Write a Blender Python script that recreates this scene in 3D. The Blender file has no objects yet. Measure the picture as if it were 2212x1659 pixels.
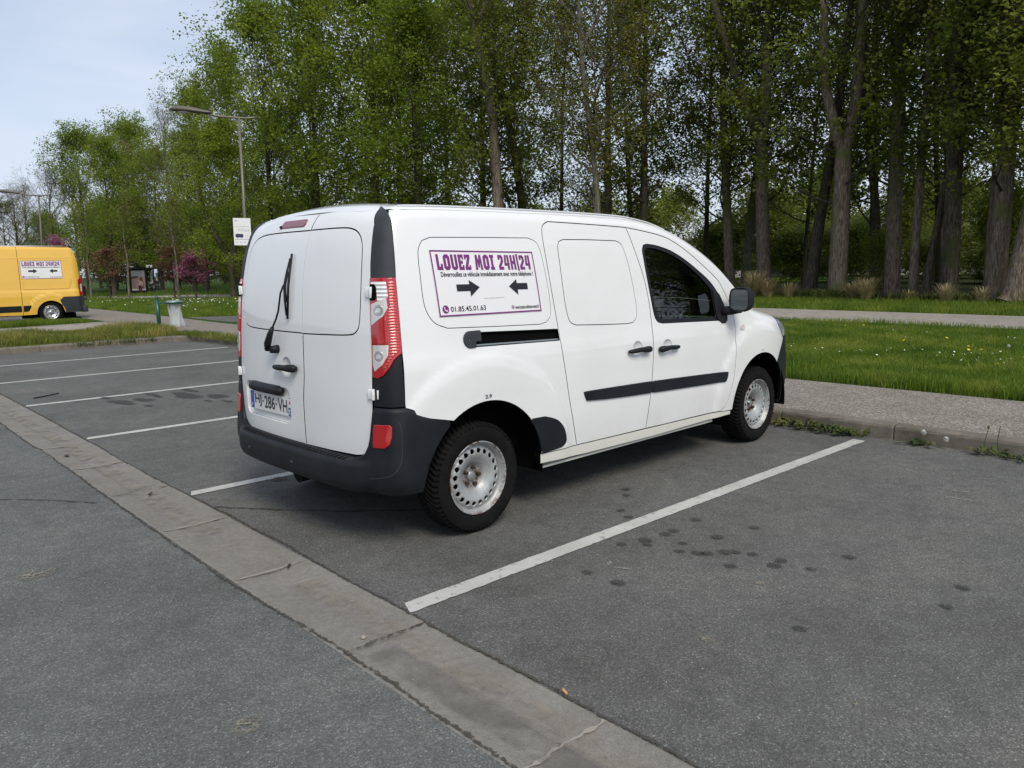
import bpy, bmesh, math, random
import numpy as np
from mathutils import Vector, Matrix
from mathutils.geometry import delaunay_2d_cdt
S = bpy.context.scene
COL = S.collection
PI = math.pi
# ---------------------------------------------------------------- camera
cam_d = bpy.data.cameras.new('camera'); cam = bpy.data.objects.new('camera', cam_d); COL.objects.link(cam)
cr_, cu_, cf_ = Vector((.7346, -.6782, -.0180)), Vector((.1132, .0965, .9889)), Vector((.6689, .7285, -.1477))
m = Matrix((cr_, cu_, -cf_)).transposed().to_4x4(); m.translation = Vector((-2.6763, -4.2037, 1.4675))
cam.matrix_world = m
cam_d.sensor_width = 36; cam_d.lens = 36 * 1676.1 / 2212; cam_d.clip_end = 2000; cam_d.clip_start = .05
S.camera = cam
S.render.resolution_x = 1024; S.render.resolution_y = 768
# ---------------------------------------------------------------- sky and sun
SUN_EL, SUN_AZ = math.radians(47), math.radians(-112)       # azimuth of the sun measured from +X towards +Y
w = bpy.data.worlds.new('World'); S.world = w; w.use_nodes = True
nt = w.node_tree; nt.nodes.clear()
out = nt.nodes.new('ShaderNodeOutputWorld'); bg = nt.nodes.new('ShaderNodeBackground')
sky = nt.nodes.new('ShaderNodeTexSky'); sky.sky_type = 'NISHITA'; sky.sun_disc = False
sky.sun_elevation = SUN_EL; sky.sun_rotation = PI/2 - SUN_AZ; sky.air_density = 1.0; sky.dust_density = 1.2; sky.ozone_density = 1.0
tc = nt.nodes.new('ShaderNodeTexCoord'); mp = nt.nodes.new('ShaderNodeMapping'); mp.inputs['Scale'].default_value = (1.0, 1.6, 5.0)
mp.inputs['Rotation'].default_value = (0, 0, .5)
n1 = nt.nodes.new('ShaderNodeTexNoise'); n1.inputs['Scale'].default_value = 1.5; n1.inputs['Detail'].default_value = 5; n1.inputs['Roughness'].default_value = .48; n1.inputs['Distortion'].default_value = .5
rp = nt.nodes.new('ShaderNodeMapRange'); rp.inputs['From Min'].default_value = .33; rp.inputs['From Max'].default_value = .68
rp.inputs['To Min'].default_value = .40; rp.inputs['To Max'].default_value = 1.0
mx = nt.nodes.new('ShaderNodeMix'); mx.data_type = 'RGBA'; mx.inputs[7].default_value = (5.75, 6.35, 7.5, 1)
bg.inputs['Strength'].default_value = .1
L = nt.links.new
L(tc.outputs['Generated'], mp.inputs['Vector']); L(mp.outputs[0], n1.inputs['Vector']); L(n1.outputs[0], rp.inputs['Value'])
L(rp.outputs[0], mx.inputs[0]); L(sky.outputs[0], mx.inputs[6]); L(mx.outputs[2], bg.inputs['Color']); L(bg.outputs[0], out.inputs['Surface'])
sd = bpy.data.lights.new('sun', 'SUN'); sd.energy = 2.0; sd.angle = math.radians(24); sd.color = (1, .94, .83)
so = bpy.data.objects.new('sun', sd); COL.objects.link(so)
sdir = Vector((math.cos(SUN_EL)*math.cos(SUN_AZ), math.cos(SUN_EL)*math.sin(SUN_AZ), math.sin(SUN_EL)))
so.rotation_euler = (-sdir).to_track_quat('-Z', 'Y').to_euler(); so.location = sdir*60
S.view_settings.view_transform = 'Standard'; S.view_settings.look = 'None'; S.view_settings.exposure = 0.37; S.view_settings.gamma = 1
S.view_settings.use_curve_mapping = False
try:
    S.cycles.max_bounces = 8; S.cycles.transparent_max_bounces = 12; S.cycles.diffuse_bounces = 3; S.cycles.glossy_bounces = 3
except Exception: pass
# ---------------------------------------------------------------- materials
MAT = {}
def nodemat(name, col=(.5,.5,.5), rough=.6, metal=0, coat=0, spec=.5, emit=None):
    m = bpy.data.materials.new(name); m.use_nodes = True; b = m.node_tree.nodes['Principled BSDF']
    b.inputs['Base Color'].default_value = (*col, 1); b.inputs['Roughness'].default_value = rough; b.inputs['Metallic'].default_value = metal
    b.inputs['Coat Weight'].default_value = coat; b.inputs['Coat Roughness'].default_value = .04; b.inputs['Specular IOR Level'].default_value = spec
    MAT[name] = m; return m
def N(m, t, **k):
    n = m.node_tree.nodes.new(t)
    for a, v in k.items():
        if a.startswith('i_'):
            n.inputs[a[2:].replace('_', ' ')].default_value = v
        else: setattr(n, a, v)
    return n
def LK(m, a, b): m.node_tree.links.new(a, b)
def B(m): return m.node_tree.nodes['Principled BSDF']
def coords(m, scale=(1,1,1)):
    g = N(m, 'ShaderNodeNewGeometry'); mp = N(m, 'ShaderNodeMapping'); mp.inputs['Scale'].default_value = scale
    LK(m, g.outputs['Position'], mp.inputs['Vector']); return mp.outputs[0]
def ocoords(m, scale=(1,1,1)):
    g = N(m, 'ShaderNodeTexCoord'); mp = N(m, 'ShaderNodeMapping'); mp.inputs['Scale'].default_value = scale
    LK(m, g.outputs['Object'], mp.inputs['Vector']); return mp.outputs[0]
def noise(m, vec, scale, detail=4, rough=.55):
    n = N(m, 'ShaderNodeTexNoise'); n.inputs['Scale'].default_value = scale; n.inputs['Detail'].default_value = detail; n.inputs['Roughness'].default_value = rough
    LK(m, vec, n.inputs['Vector']); return n.outputs[0]
def ramp(m, fac, stops):
    r = N(m, 'ShaderNodeValToRGB'); e = r.color_ramp.elements
    while len(e) < len(stops): e.new(.5)
    for i, (p, c) in enumerate(stops):
        e[i].position = p; e[i].color = (*c, 1) if len(c) == 3 else c
    LK(m, fac, r.inputs[0]); return r.outputs[0]
def mixc(m, fac, a, b, mode='MIX'):
    x = N(m, 'ShaderNodeMix'); x.data_type = 'RGBA'; x.blend_type = mode
    for i, v in ((0, fac), (6, a), (7, b)):
        if hasattr(v, 'is_output') or isinstance(v, bpy.types.NodeSocket): LK(m, v, x.inputs[i])
        elif i == 0: x.inputs[0].default_value = v
        else: x.inputs[i].default_value = (*v, 1)
    return x.outputs[2]
def bump(m, h, strength=.3, dist=.01):
    b = N(m, 'ShaderNodeBump'); b.inputs['Strength'].default_value = strength; b.inputs['Distance'].default_value = dist
    LK(m, h, b.inputs['Height']); LK(m, b.outputs[0], B(m).inputs['Normal'])
def mask(m, fac, lo, hi):
    r = N(m, 'ShaderNodeMapRange'); r.inputs['From Min'].default_value = lo; r.inputs['From Max'].default_value = hi
    LK(m, fac, r.inputs['Value']); return r.outputs[0]
def voro(m, vec, scale, out='Distance', feat='F1', rnd=1):
    v = N(m, 'ShaderNodeTexVoronoi'); v.feature = feat; v.inputs['Scale'].default_value = scale; v.inputs['Randomness'].default_value = rnd
    LK(m, vec, v.inputs['Vector']); return v.outputs[out]

def asphalt(name, c1, c2, c3, tint=1.0):
    m = nodemat(name, rough=.9, spec=.3); v = coords(m)
    cell = voro(m, v, 190, 'Color'); sep = N(m, 'ShaderNodeSeparateColor'); LK(m, cell, sep.inputs[0])
    base = ramp(m, sep.outputs[0], [(0, c1), (.55, c2), (.93, c3), (1, tuple(min(1, x*1.6) for x in c3))])
    fine = noise(m, v, 260, 2, .7)
    base = mixc(m, .5, base, ramp(m, fine, [(.3, (.50,)*3), (.7, (1.35,)*3)]), 'MULTIPLY')
    big = noise(m, v, .9, 6, .62)
    base = mixc(m, 1.0, base, ramp(m, big, [(.28, (.74, .735, .72)), (.52, (1,1,1)), (.75, (1.27, 1.25, 1.19))]), 'MULTIPLY')
    mid = noise(m, v, 9, 5, .6)
    base = mixc(m, 1.0, base, ramp(m, mid, [(.3, (.86,)*3), (.7, (1.13,)*3)]), 'MULTIPLY')
    # sparse pale chips
    vs = voro(m, v, 14, 'Distance'); chip = mask(m, vs, .055, .035); sel = N(m, 'ShaderNodeSeparateColor'); LK(m, voro(m, v, 14, 'Color'), sel.inputs[0])
    s2 = mask(m, sel.outputs[0], .62, .64); mul = N(m, 'ShaderNodeMath', operation='MULTIPLY'); LK(m, chip, mul.inputs[0]); LK(m, s2, mul.inputs[1])
    base = mixc(m, mul.outputs[0], base, (.42, .41, .37))
    LK(m, base, B(m).inputs['Base Color'])
    h = N(m, 'ShaderNodeMath', operation='ADD'); LK(m, voro(m, v, 190), h.inputs[0]); LK(m, fine, h.inputs[1])
    bump(m, h.outputs[0], .55, .004); return m
asphalt('asphalt_bay', (.083, .082, .076), (.116, .115, .108), (.166, .164, .154))
asphalt('asphalt_lane', (.087, .090, .085), (.121, .125, .119), (.172, .176, .168))
asphalt('asphalt_path', (.06, .06, .057), (.12, .12, .112), (.19, .19, .175))
def concrete(name, a, b, sc=30, bs=.3):
    m = nodemat(name, rough=.9, spec=.25); v = coords(m)
    c = ramp(m, noise(m, v, 3, 7, .65), [(.25, a), (.75, b)])
    sp = noise(m, v, 180, 3, .7); c = mixc(m, .8, c, ramp(m, sp, [(.3, (.62,)*3), (.7, (1.28,)*3)]), 'MULTIPLY')
    c = mixc(m, .8, c, ramp(m, noise(m, v, sc, 5, .6), [(.3, (.82, .80, .77)), (.7, (1.1,)*3)]), 'MULTIPLY')
    LK(m, c, B(m).inputs['Base Color']); bump(m, sp, bs, .004); return m
concrete('gutter_concrete', (.178, .169, .150), (.252, .241, .216))
concrete('kerb_concrete', (.12, .108, .085), (.25, .225, .19), 14, .5)
concrete('path_concrete', (.27, .245, .21), (.37, .34, .295), 6)
concrete('platform_concrete', (.22, .21, .19), (.33, .31, .28), 6)
def gravelled(name):
    m = nodemat(name, rough=.92, spec=.25); v = coords(m)
    s = N(m, 'ShaderNodeSeparateColor'); LK(m, voro(m, v, 75, 'Color'), s.inputs[0])
    c = ramp(m, s.outputs[0], [(0, (.135, .115, .092)), (.4, (.215, .188, .158)), (.8, (.29, .258, .22)), (1, (.42, .385, .34))])
    c = mixc(m, .85, c, ramp(m, noise(m, v, 2.2, 6, .6), [(.25, (.78, .78, .77)), (.7, (1.1,)*3)]), 'MULTIPLY')
    c = mixc(m, .6, c, ramp(m, noise(m, v, 220, 2), [(.3, (.7,)*3), (.7, (1.2,)*3)]), 'MULTIPLY')
    LK(m, c, B(m).inputs['Base Color']); bump(m, voro(m, v, 75), .7, .006)
gravelled('exposed_aggregate')
def soil(name, a, b, c):
    m = nodemat(name, rough=1, spec=.1); v = coords(m)
    x = ramp(m, noise(m, v, 1.2, 8, .7), [(.3, a), (.5, b), (.7, c)]); x = mixc(m, .7, x, ramp(m, noise(m, v, 40, 4, .7), [(.3, (.5,)*3), (.7, (1.4,)*3)]), 'MULTIPLY')
    LK(m, x, B(m).inputs['Base Color']); bump(m, noise(m, v, 30, 5), .6, .03)
soil('turf_soil', (.030, .050, .012), (.038, .075, .015), (.05, .10, .02))
soil('dry_turf_soil', (.10, .085, .045), (.09, .10, .03), (.06, .09, .02))
soil('woodland_floor', (.022, .020, .012), (.030, .036, .013), (.04, .06, .015))
def line_paint():
    m = nodemat('line_paint', rough=.75); v = coords(m)
    wear = mask(m, noise(m, v, 16, 7, .74), .56, .68); fine = noise(m, v, 240, 2, .7)
    c = ramp(m, noise(m, v, 3.5, 5), [(.3, (.44, .435, .40)), (.7, (.56, .55, .515))])
    c = mixc(m, 1, c, ramp(m, fine, [(.3, (.75,)*3), (.65, (1.08,)*3)]), 'MULTIPLY')
    c = mixc(m, wear, c, (.15, .15, .14)); LK(m, c, B(m).inputs['Base Color']); bump(m, fine, .5, .003)
line_paint()
nodemat('crack_dark', (.035, .034, .03), .95, spec=.1)
def decal(name, col, lo, hi, sc, rough):
    m = nodemat(name, col, rough, spec=.3); v = coords(m); t = m.node_tree; gg = N(m, 'ShaderNodeTexCoord'); mp2 = N(m, 'ShaderNodeMapping'); mp2.inputs['Location'].default_value = (-.5, -.5, 0) if name != 'silt' and name != 'dirt_film' else (-.5, 0, 0); mp2.inputs['Scale'].default_value = (1, 1, 0) if name not in ('silt', 'dirt_film') else (1, 0, 0); LK(m, gg.outputs['Generated'], mp2.inputs[0])
    ln = N(m, 'ShaderNodeVectorMath', operation='LENGTH'); LK(m, mp2.outputs[0], ln.inputs[0]); fade = mask(m, ln.outputs['Value'], .52, .26) if name != 'joint_dark' else None
    f = mask(m, noise(m, v, sc, 6, .7), lo, hi)
    if fade is not None:
        ml = N(m, 'ShaderNodeMath', operation='MULTIPLY'); ml.use_clamp = True; LK(m, f, ml.inputs[0]); LK(m, fade, ml.inputs[1]); f = ml.outputs[0]
    tp = t.nodes.new('ShaderNodeBsdfTransparent'); x = t.nodes.new('ShaderNodeMixShader'); t.links.new(f, x.inputs[0]); t.links.new(tp.outputs[0], x.inputs[1]); t.links.new(B(m).outputs[0], x.inputs[2]); t.links.new(x.outputs[0], t.nodes['Material Output'].inputs[0])
decal('wet_stain', (.056, .055, .051), .28, .60, 60, .8); decal('joint_dark', (.065, .060, .050), .38, .52, 55, .95); decal('pale_stain', (.25, .23, .18), .46, .62, 60, .95); decal('film_stain', (.055, .054, .050), .30, .95, 25, .8)
nodemat('crack_filler', (.30, .275, .235), .9, spec=.1)
def paint(name, col, dirt=.06):
    m = nodemat(name, col, .38, coat=1.0); v = ocoords(m)
    c = mixc(m, mask(m, noise(m, v, 1.8, 6, .6), .45, .8), col, tuple(x*(1-dirt) for x in col))
    # road film: thin brown-grey dust thicker low on the sides
    sp = N(m, 'ShaderNodeSeparateXYZ'); LK(m, N(m, 'ShaderNodeTexCoord').outputs['Object'], sp.inputs[0])
    low = mask(m, sp.outputs[2], .62, .28); nz = N(m, 'ShaderNodeMath', operation='MULTIPLY'); LK(m, low, nz.inputs[0]); LK(m, mask(m, noise(m, v, 5, 6, .7), .35, .75), nz.inputs[1])
    sc = N(m, 'ShaderNodeMath', operation='MULTIPLY'); LK(m, nz.outputs[0], sc.inputs[0]); sc.inputs[1].default_value = .38
    c = mixc(m, sc.outputs[0], c, tuple(x*.62 for x in (col[0], col[1]*.95, col[2]*.84)))
    LK(m, c, B(m).inputs['Base Color']); return m
paint('white_paint', (.80, .805, .80)); B(MAT['white_paint']).inputs['Roughness'].default_value = .42
paint('yellow_paint', (.84, .50, .065))
nodemat('sill_paint', (.70, .69, .62), .55, coat=.3)
def plastic(name, c, rough=.55):
    m = nodemat(name, c, rough, spec=.28); v = ocoords(m); bump(m, noise(m, v, 600, 2), .15, .001)
    x = mixc(m, mask(m, noise(m, v, 6, 5, .6), .4, .75), c, tuple(min(1, q*1.35+.004) for q in c)); LK(m, x, B(m).inputs['Base Color'])
plastic('black_plastic', (.008, .0095, .0118)); plastic('grey_plastic', (.030, .034, .040), .6)
nodemat('dark_void', (.004, .004, .004), .95, spec=.05)  # near-black colour that puts shade into panel gaps and hollow spaces
nodemat('underbody', (.012, .012, .012), .9, spec=.1)
def rubber():
    m = nodemat('tyre_rubber', (.006, .006, .006), .85, spec=.18); v = ocoords(m)
    x = mixc(m, mask(m, noise(m, v, 9, 5, .65), .45, .8), (.005, .005, .005), (.013, .0125, .012)); LK(m, x, B(m).inputs['Base Color'])
rubber()
def rim():
    m = nodemat('steel_rim', (.55, .57, .58), .48, metal=.35); v = ocoords(m)
    g = N(m, 'ShaderNodeTexCoord'); sp = N(m, 'ShaderNodeSeparateXYZ'); LK(m, g.outputs['Object'], sp.inputs[0])
    cx = N(m, 'ShaderNodeCombineXYZ'); LK(m, sp.outputs[0], cx.inputs[0]); LK(m, sp.outputs[2], cx.inputs[2])
    ln = N(m, 'ShaderNodeVectorMath', operation='LENGTH'); LK(m, cx.outputs[0], ln.inputs[0]); r = ln.outputs['Value']
    rust_edge = mask(m, r, .188, .206); nz = noise(m, v, 26, 7, .72)
    e = N(m, 'ShaderNodeMath', operation='MULTIPLY'); LK(m, rust_edge, e.inputs[0]); LK(m, mask(m, nz, .46, .56), e.inputs[1])
    hub = mask(m, r, .080, .060); h = N(m, 'ShaderNodeMath', operation='MULTIPLY'); LK(m, hub, h.inputs[0]); LK(m, mask(m, nz, .40, .56), h.inputs[1])
    a = N(m, 'ShaderNodeMath', operation='MAXIMUM'); LK(m, e.outputs[0], a.inputs[0]); LK(m, h.outputs[0], a.inputs[1])
    spot = mask(m, noise(m, v, 55, 4, .6), .68, .71); a2 = N(m, 'ShaderNodeMath', operation='MAXIMUM'); LK(m, a.outputs[0], a2.inputs[0]); LK(m, spot, a2.inputs[1])
    c = mixc(m, mask(m, noise(m, v, 12, 5), .35, .7), (.34, .35, .355), (.44, .45, .45))
    c = mixc(m, a2.outputs[0], c, (.12, .055, .03)); LK(m, c, B(m).inputs['Base Color'])
    inv = N(m, 'ShaderNodeMath', operation='MULTIPLY_ADD'); LK(m, a2.outputs[0], inv.inputs[0]); inv.inputs[1].default_value = .4; inv.inputs[2].default_value = .47
    LK(m, inv.outputs[0], B(m).inputs['Roughness'])
rim()
nodemat('rusty_steel', (.055, .032, .022), .8, metal=.2)
nodemat('chrome', (.75, .76, .77), .12, metal=1)
nodemat('mirror_glass', (.62, .65, .66), .02, metal=1)
nodemat('silver_reflector', (.55, .55, .56), .22, metal=.7)
def lens(name, col, rough=.12, rib=0):
    m = nodemat(name, col, rough, coat=1, spec=.7); v = ocoords(m)
    if rib:
        wv = N(m, 'ShaderNodeTexWave'); wv.bands_direction = 'Z'; wv.inputs['Scale'].default_value = rib; LK(m, v, wv.inputs['Vector'])
        c = mixc(m, wv.outputs['Fac'], tuple(x*.45 for x in col), tuple(min(1, x*1.3+(.035 if col[0] > 3*col[1] else .10)) for x in col)); LK(m, c, B(m).inputs['Base Color']); bump(m, wv.outputs['Fac'], .6, .004)
    return m
lens('red_lens', (.42, .004, .008)); lens('red_rib_lens', (.62, .014, .008), rib=22); lens('clear_lens', (.86, .86, .87), rib=16); lens('grey_lens', (.60, .585, .57))
lens('dark_red_lens', (.19, .006, .018), .35); lens('bright_red_lens', (.40, .004, .006)); lens('headlight_lens', (.30, .33, .36)); lens('white_lens', (.65, .6, .58))
def glass(name, tint, gl=1.0):
    m = bpy.data.materials.new(name); m.use_nodes = True; t = m.node_tree; t.nodes.remove(t.nodes['Principled BSDF'])
    o = t.nodes['Material Output']; tr = t.nodes.new('ShaderNodeBsdfTransparent'); tr.inputs[0].default_value = (*tint, 1)
    gs = t.nodes.new('ShaderNodeBsdfGlossy'); gs.inputs['Roughness'].default_value = .01; gs.inputs[0].default_value = (gl, gl, gl, 1)
    fr = t.nodes.new('ShaderNodeFresnel'); fr.inputs[0].default_value = 1.5; mx = t.nodes.new('ShaderNodeMixShader')
    t.links.new(fr.outputs[0], mx.inputs[0]); t.links.new(tr.outputs[0], mx.inputs[1]); t.links.new(gs.outputs[0], mx.inputs[2]); t.links.new(mx.outputs[0], o.inputs[0]); MAT[name] = m
glass('car_glass', (.20, .27, .25)); glass('shelter_glass', (.75, .80, .78))
nodemat('seat_fabric', (.03, .033, .037), .9); nodemat('dash_plastic', (.02, .022, .024), .6)
nodemat('sign_white', (.80, .79, .80), .35, coat=.5); nodemat('purple_ink', (.185, .028, .17), .4); nodemat('black_ink', (.012, .012, .016), .45)
nodemat('pale_purple_ink', (.55, .30, .52), .4); nodemat('plate_white', (.72, .72, .70), .4); nodemat('plate_blue', (.02, .09, .38), .4); nodemat('plate_red', (.55, .05, .08), .4)
nodemat('lamp_metal', (.17, .16, .12), .5, metal=.3); nodemat('lamp_dark', (.13, .115, .09), .5, metal=.2); nodemat('green_paint', (.008, .075, .042), .4, coat=.3)
nodemat('bag_plastic', (.72, .75, .77), .35); nodemat('galvanised', (.32, .36, .37), .45, metal=.6)
nodemat('grey_ink', (.25, .27, .33), .5); nodemat('navy_ink', (.03, .035, .09), .5)
def bagmat():
    m = MAT['bag_plastic']; t = m.node_tree; b = B(m); o = t.nodes['Material Output']
    tl = t.nodes.new('ShaderNodeBsdfTranslucent'); tl.inputs[0].default_value = (.75, .78, .8, 1); tp = t.nodes.new('ShaderNodeBsdfTransparent')
    a = t.nodes.new('ShaderNodeMixShader'); a.inputs[0].default_value = .35; c = t.nodes.new('ShaderNodeMixShader'); c.inputs[0].default_value = .30
    t.links.new(b.outputs[0], a.inputs[1]); t.links.new(tl.outputs[0], a.inputs[2]); t.links.new(a.outputs[0], c.inputs[1]); t.links.new(tp.outputs[0], c.inputs[2]); t.links.new(c.outputs[0], o.inputs[0])
bagmat()
def leafmat(name, a, b, c, trans=.3, rough=.55, sc=.8):
    m = nodemat(name, b, rough, spec=.35); v = coords(m)
    x = ramp(m, noise(m, v, sc, 3, .6), [(.3, a), (.5, b), (.7, c)])
    oi = N(m, 'ShaderNodeObjectInfo'); x = mixc(m, .5, x, ramp(m, oi.outputs['Random'], [(0, (.72, .8, .75)), (1, (1.3, 1.15, 1.1))]), 'MULTIPLY')
    x = mixc(m, .8, x, ramp(m, noise(m, v, 9, 2), [(.25, (.6, .62, .6)), (.75, (1.45, 1.4, 1.3))]), 'MULTIPLY')
    LK(m, x, B(m).inputs['Base Color'])
    t = m.node_tree; tl = t.nodes.new('ShaderNodeBsdfTranslucent'); mxs = t.nodes.new('ShaderNodeMixShader'); mxs.inputs[0].default_value = trans
    t.links.new(x, tl.inputs[0]); t.links.new(B(m).outputs[0], mxs.inputs[1]); t.links.new(tl.outputs[0], mxs.inputs[2]); t.links.new(mxs.outputs[0], t.nodes['Material Output'].inputs[0])
    return m
leafmat('lime_leaf', (.12, .18, .020), (.20, .28, .030), (.30, .365, .050), .58)
leafmat('poplar_leaf', (.13, .165, .026), (.20, .24, .036), (.285, .325, .055), .56)
leafmat('dark_leaf', (.095, .13, .025), (.145, .185, .032), (.21, .245, .045), .54)
leafmat('olive_leaf', (.125, .130, .026), (.19, .195, .034), (.25, .255, .048), .52)
leafmat('pink_blossom', (.26, .08, .15), (.38, .13, .24), (.45, .20, .30), .35, sc=3)
leafmat('copper_leaf', (.16, .055, .045), (.23, .10, .07), (.18, .15, .06), .3, sc=2)
leafmat('bare_bud', (.10, .075, .035), (.14, .11, .05), (.12, .14, .04), .3)
leafmat('grass_blade', (.075, .140, .013), (.140, .222, .023), (.265, .315, .055), .50, sc=1.1)
leafmat('verge_blade', (.10, .15, .022), (.17, .20, .038), (.30, .28, .09), .4, sc=.9)
leafmat('weed_leaf', (.055, .085, .02), (.09, .12, .03), (.17, .16, .05), .3, sc=6)
leafmat('pampas_blade', (.24, .20, .10), (.36, .31, .17), (.52, .45, .28), .35, sc=2)
def bark(name, a, b, sc=1.0):
    m = nodemat(name, a, .95, spec=.15); v = coords(m, (7*sc, 7*sc, 1.1*sc))
    f = noise(m, v, 3.2, 8, .72); c = ramp(m, f, [(.36, tuple(x*.35 for x in a)), (.5, a), (.66, b)])
    v2 = coords(m); c = mixc(m, mask(m, noise(m, v2, .8, 4, .6), .52, .66), c, (a[0]*.7, a[1]*1.0, a[2]*.45))
    LK(m, c, B(m).inputs['Base Color']); bump(m, f, 1.0, .06)
bark('poplar_bark', (.18, .142, .108), (.35, .295, .23)); bark('dark_bark', (.07, .058, .045), (.15, .125, .095)); bark('pale_bark', (.16, .15, .12), (.30, .28, .23))
# ---------------------------------------------------------------- mesh helpers
def empty(name, loc=(0,0,0), rz=0, parent=None):
    o = bpy.data.objects.new(name, None); COL.objects.link(o); o.location = loc; o.rotation_euler = (0,0,rz)
    if parent: o.parent = parent
    return o
def tag(o, label=None, cat=None, group=None, kind=None):
    if label: o['label'] = label
    if cat: o['category'] = cat
    if group: o['group'] = group
    if kind: o['kind'] = kind
    return o
def mk(name, V, Fc, mat=None, parent=None, smooth=False, normals=None):
    me = bpy.data.meshes.new(name); V = np.asarray(V, float)
    me.from_pydata(V.tolist(), [], [list(map(int, f)) for f in Fc]); me.validate(clean_customdata=False)
    o = bpy.data.objects.new(name, me); COL.objects.link(o)
    if mat: me.materials.append(MAT[mat])
    if parent: o.parent = parent
    if smooth: me.polygons.foreach_set('use_smooth', [True]*len(me.polygons))
    if normals is not None: me.normals_split_custom_set_from_vertices(np.asarray(normals).tolist())
    me.update(); return o
def fastmesh(name, V, n, k, mat, parent=None, smooth=False):
    """n faces of k corners each, vertices unshared and in order"""
    me = bpy.data.meshes.new(name); V = np.ascontiguousarray(V, np.float32).reshape(-1)
    me.vertices.add(len(V)//3); me.vertices.foreach_set('co', V)
    me.loops.add(n*k); me.loops.foreach_set('vertex_index', np.arange(n*k, dtype=np.int32))
    me.polygons.add(n); me.polygons.foreach_set('loop_start', np.arange(0, n*k, k, dtype=np.int32)); me.update(calc_edges=True)
    if smooth: me.polygons.foreach_set('use_smooth', [True]*n)
    me.materials.append(MAT[mat]); o = bpy.data.objects.new(name, me); COL.objects.link(o)
    if parent: o.parent = parent
    return o
class MB:
    def __init__(s): s.v = []; s.f = []
    def add(s, V, Fc):
        b = len(s.v); s.v += [tuple(map(float, p)) for p in V]; s.f += [[b+i for i in f] for f in Fc]; return s
    def box(s, c, d, rz=0, ry=0, rx=0):
        R = Matrix.Rotation(rz,3,'Z') @ Matrix.Rotation(ry,3,'Y') @ Matrix.Rotation(rx,3,'X')
        V = [Vector(c) + R @ Vector((a*d[0]/2, b*d[1]/2, e*d[2]/2)) for a in (-1,1) for b in (-1,1) for e in (-1,1)]
        return s.add(V, [(0,1,3,2),(4,6,7,5),(0,4,5,1),(2,3,7,6),(0,2,6,4),(1,5,7,3)])
    def tube(s, P, R, n=8, cap=True):
        P = [Vector(p) for p in P]
        if not hasattr(R, '__len__'): R = [R]*len(P)
        V = []; a = None
        for i, p in enumerate(P):
            t = (P[min(i+1, len(P)-1)] - P[max(i-1, 0)]).normalized()
            if a is None: a = t.orthogonal().normalized()
            else: a = (a - t*a.dot(t)).normalized()
            b = t.cross(a)
            for k in range(n):
                q = 2*PI*k/n; V.append(p + (a*math.cos(q) + b*math.sin(q))*R[i])
        Fc = [(i*n+k, i*n+(k+1)%n, (i+1)*n+(k+1)%n, (i+1)*n+k) for i in range(len(P)-1) for k in range(n)]
        if cap: Fc += [tuple(range(n))[::-1], tuple(range((len(P)-1)*n, len(P)*n))]
        return s.add(V, Fc)
    def lathe(s, prof, n=32, c=(0,0,0), axis='Y', a0=0, a1=2*PI, arc=False):
        V = []; c = Vector(c); cnt = n+1 if arc else n
        for (r, h) in prof:
            for k in range(cnt):
                q = a0 + (a1-a0)*k/n; x, z = r*math.cos(q), r*math.sin(q)
                V.append(c + (Vector((x, h, z)) if axis == 'Y' else Vector((x, z, h))))
        Fc = []
        for i in range(len(prof)-1):
            for k in range(n):
                k2 = k+1 if arc else (k+1) % n
                Fc.append((i*cnt+k, i*cnt+k2, (i+1)*cnt+k2, (i+1)*cnt+k))
        return s.add(V, Fc)
    def ellipsoid(s, c, r, n=10, m=7, R=None):
        V = []; c = Vector(c)
        for i in range(m+1):
            t = PI*i/m
            for k in range(n):
                q = 2*PI*k/n; p = Vector((r[0]*math.sin(t)*math.cos(q), r[1]*math.sin(t)*math.sin(q), r[2]*math.cos(t)))
                V.append(c + (R @ p if R else p))
        return s.add(V, [(i*n+k, i*n+(k+1)%n, (i+1)*n+(k+1)%n, (i+1)*n+k) for i in range(m) for k in range(n)])
    def build(s, name, mat, parent=None, smooth=False, bevel=0, seg=2):
        o = mk(name, s.v, s.f, mat, parent, smooth)
        if bevel:
            bm = bmesh.new(); bm.from_mesh(o.data); bmesh.ops.remove_doubles(bm, verts=bm.verts, dist=1e-5); bmesh.ops.recalc_face_normals(bm, faces=bm.faces)
            bmesh.ops.bevel(bm, geom=[e for e in bm.edges if len(e.link_faces) == 2 and e.calc_face_angle(0) > .4], offset=bevel, segments=seg, affect='EDGES', profile=.5)
            for f in bm.faces: f.smooth = True
            bm.to_mesh(o.data); bm.free()
        return o
def cr(pts, n=6, closed=False):
    """Catmull-Rom through the points"""
    P = np.asarray(pts, float); N_ = len(P); o = []
    if closed: P = np.vstack([P[-1], P, P[0], P[1]])
    else: P = np.vstack([2*P[0]-P[1], P, 2*P[-1]-P[-2]])
    for i in range(1, len(P)-2):
        for t in np.arange(n)/n:
            a, b, c, d = P[i-1], P[i], P[i+1], P[i+2]
            o.append(.5*((2*b)+(c-a)*t+(2*a-5*b+4*c-d)*t*t+(3*b-a-3*c+d)*t**3))
    if not closed: o.append(P[-2])
    return [tuple(q) for q in o]
def rrect(x0, y0, x1, y1, r, n=5, skew=0):
    o = []
    for cx, cy, a in ((x1-r, y0+r, -PI/2), (x1-r, y1-r, 0), (x0+r, y1-r, PI/2), (x0+r, y0+r, PI)):
        for k in range(n+1):
            q = a + k*PI/2/n; o.append((cx+r*math.cos(q), cy+r*math.sin(q)))
    return o
def ell(cx, cy, rx, ry, n=24): return [(cx+rx*math.cos(2*PI*k/n), cy+ry*math.sin(2*PI*k/n)) for k in range(n)]
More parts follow.
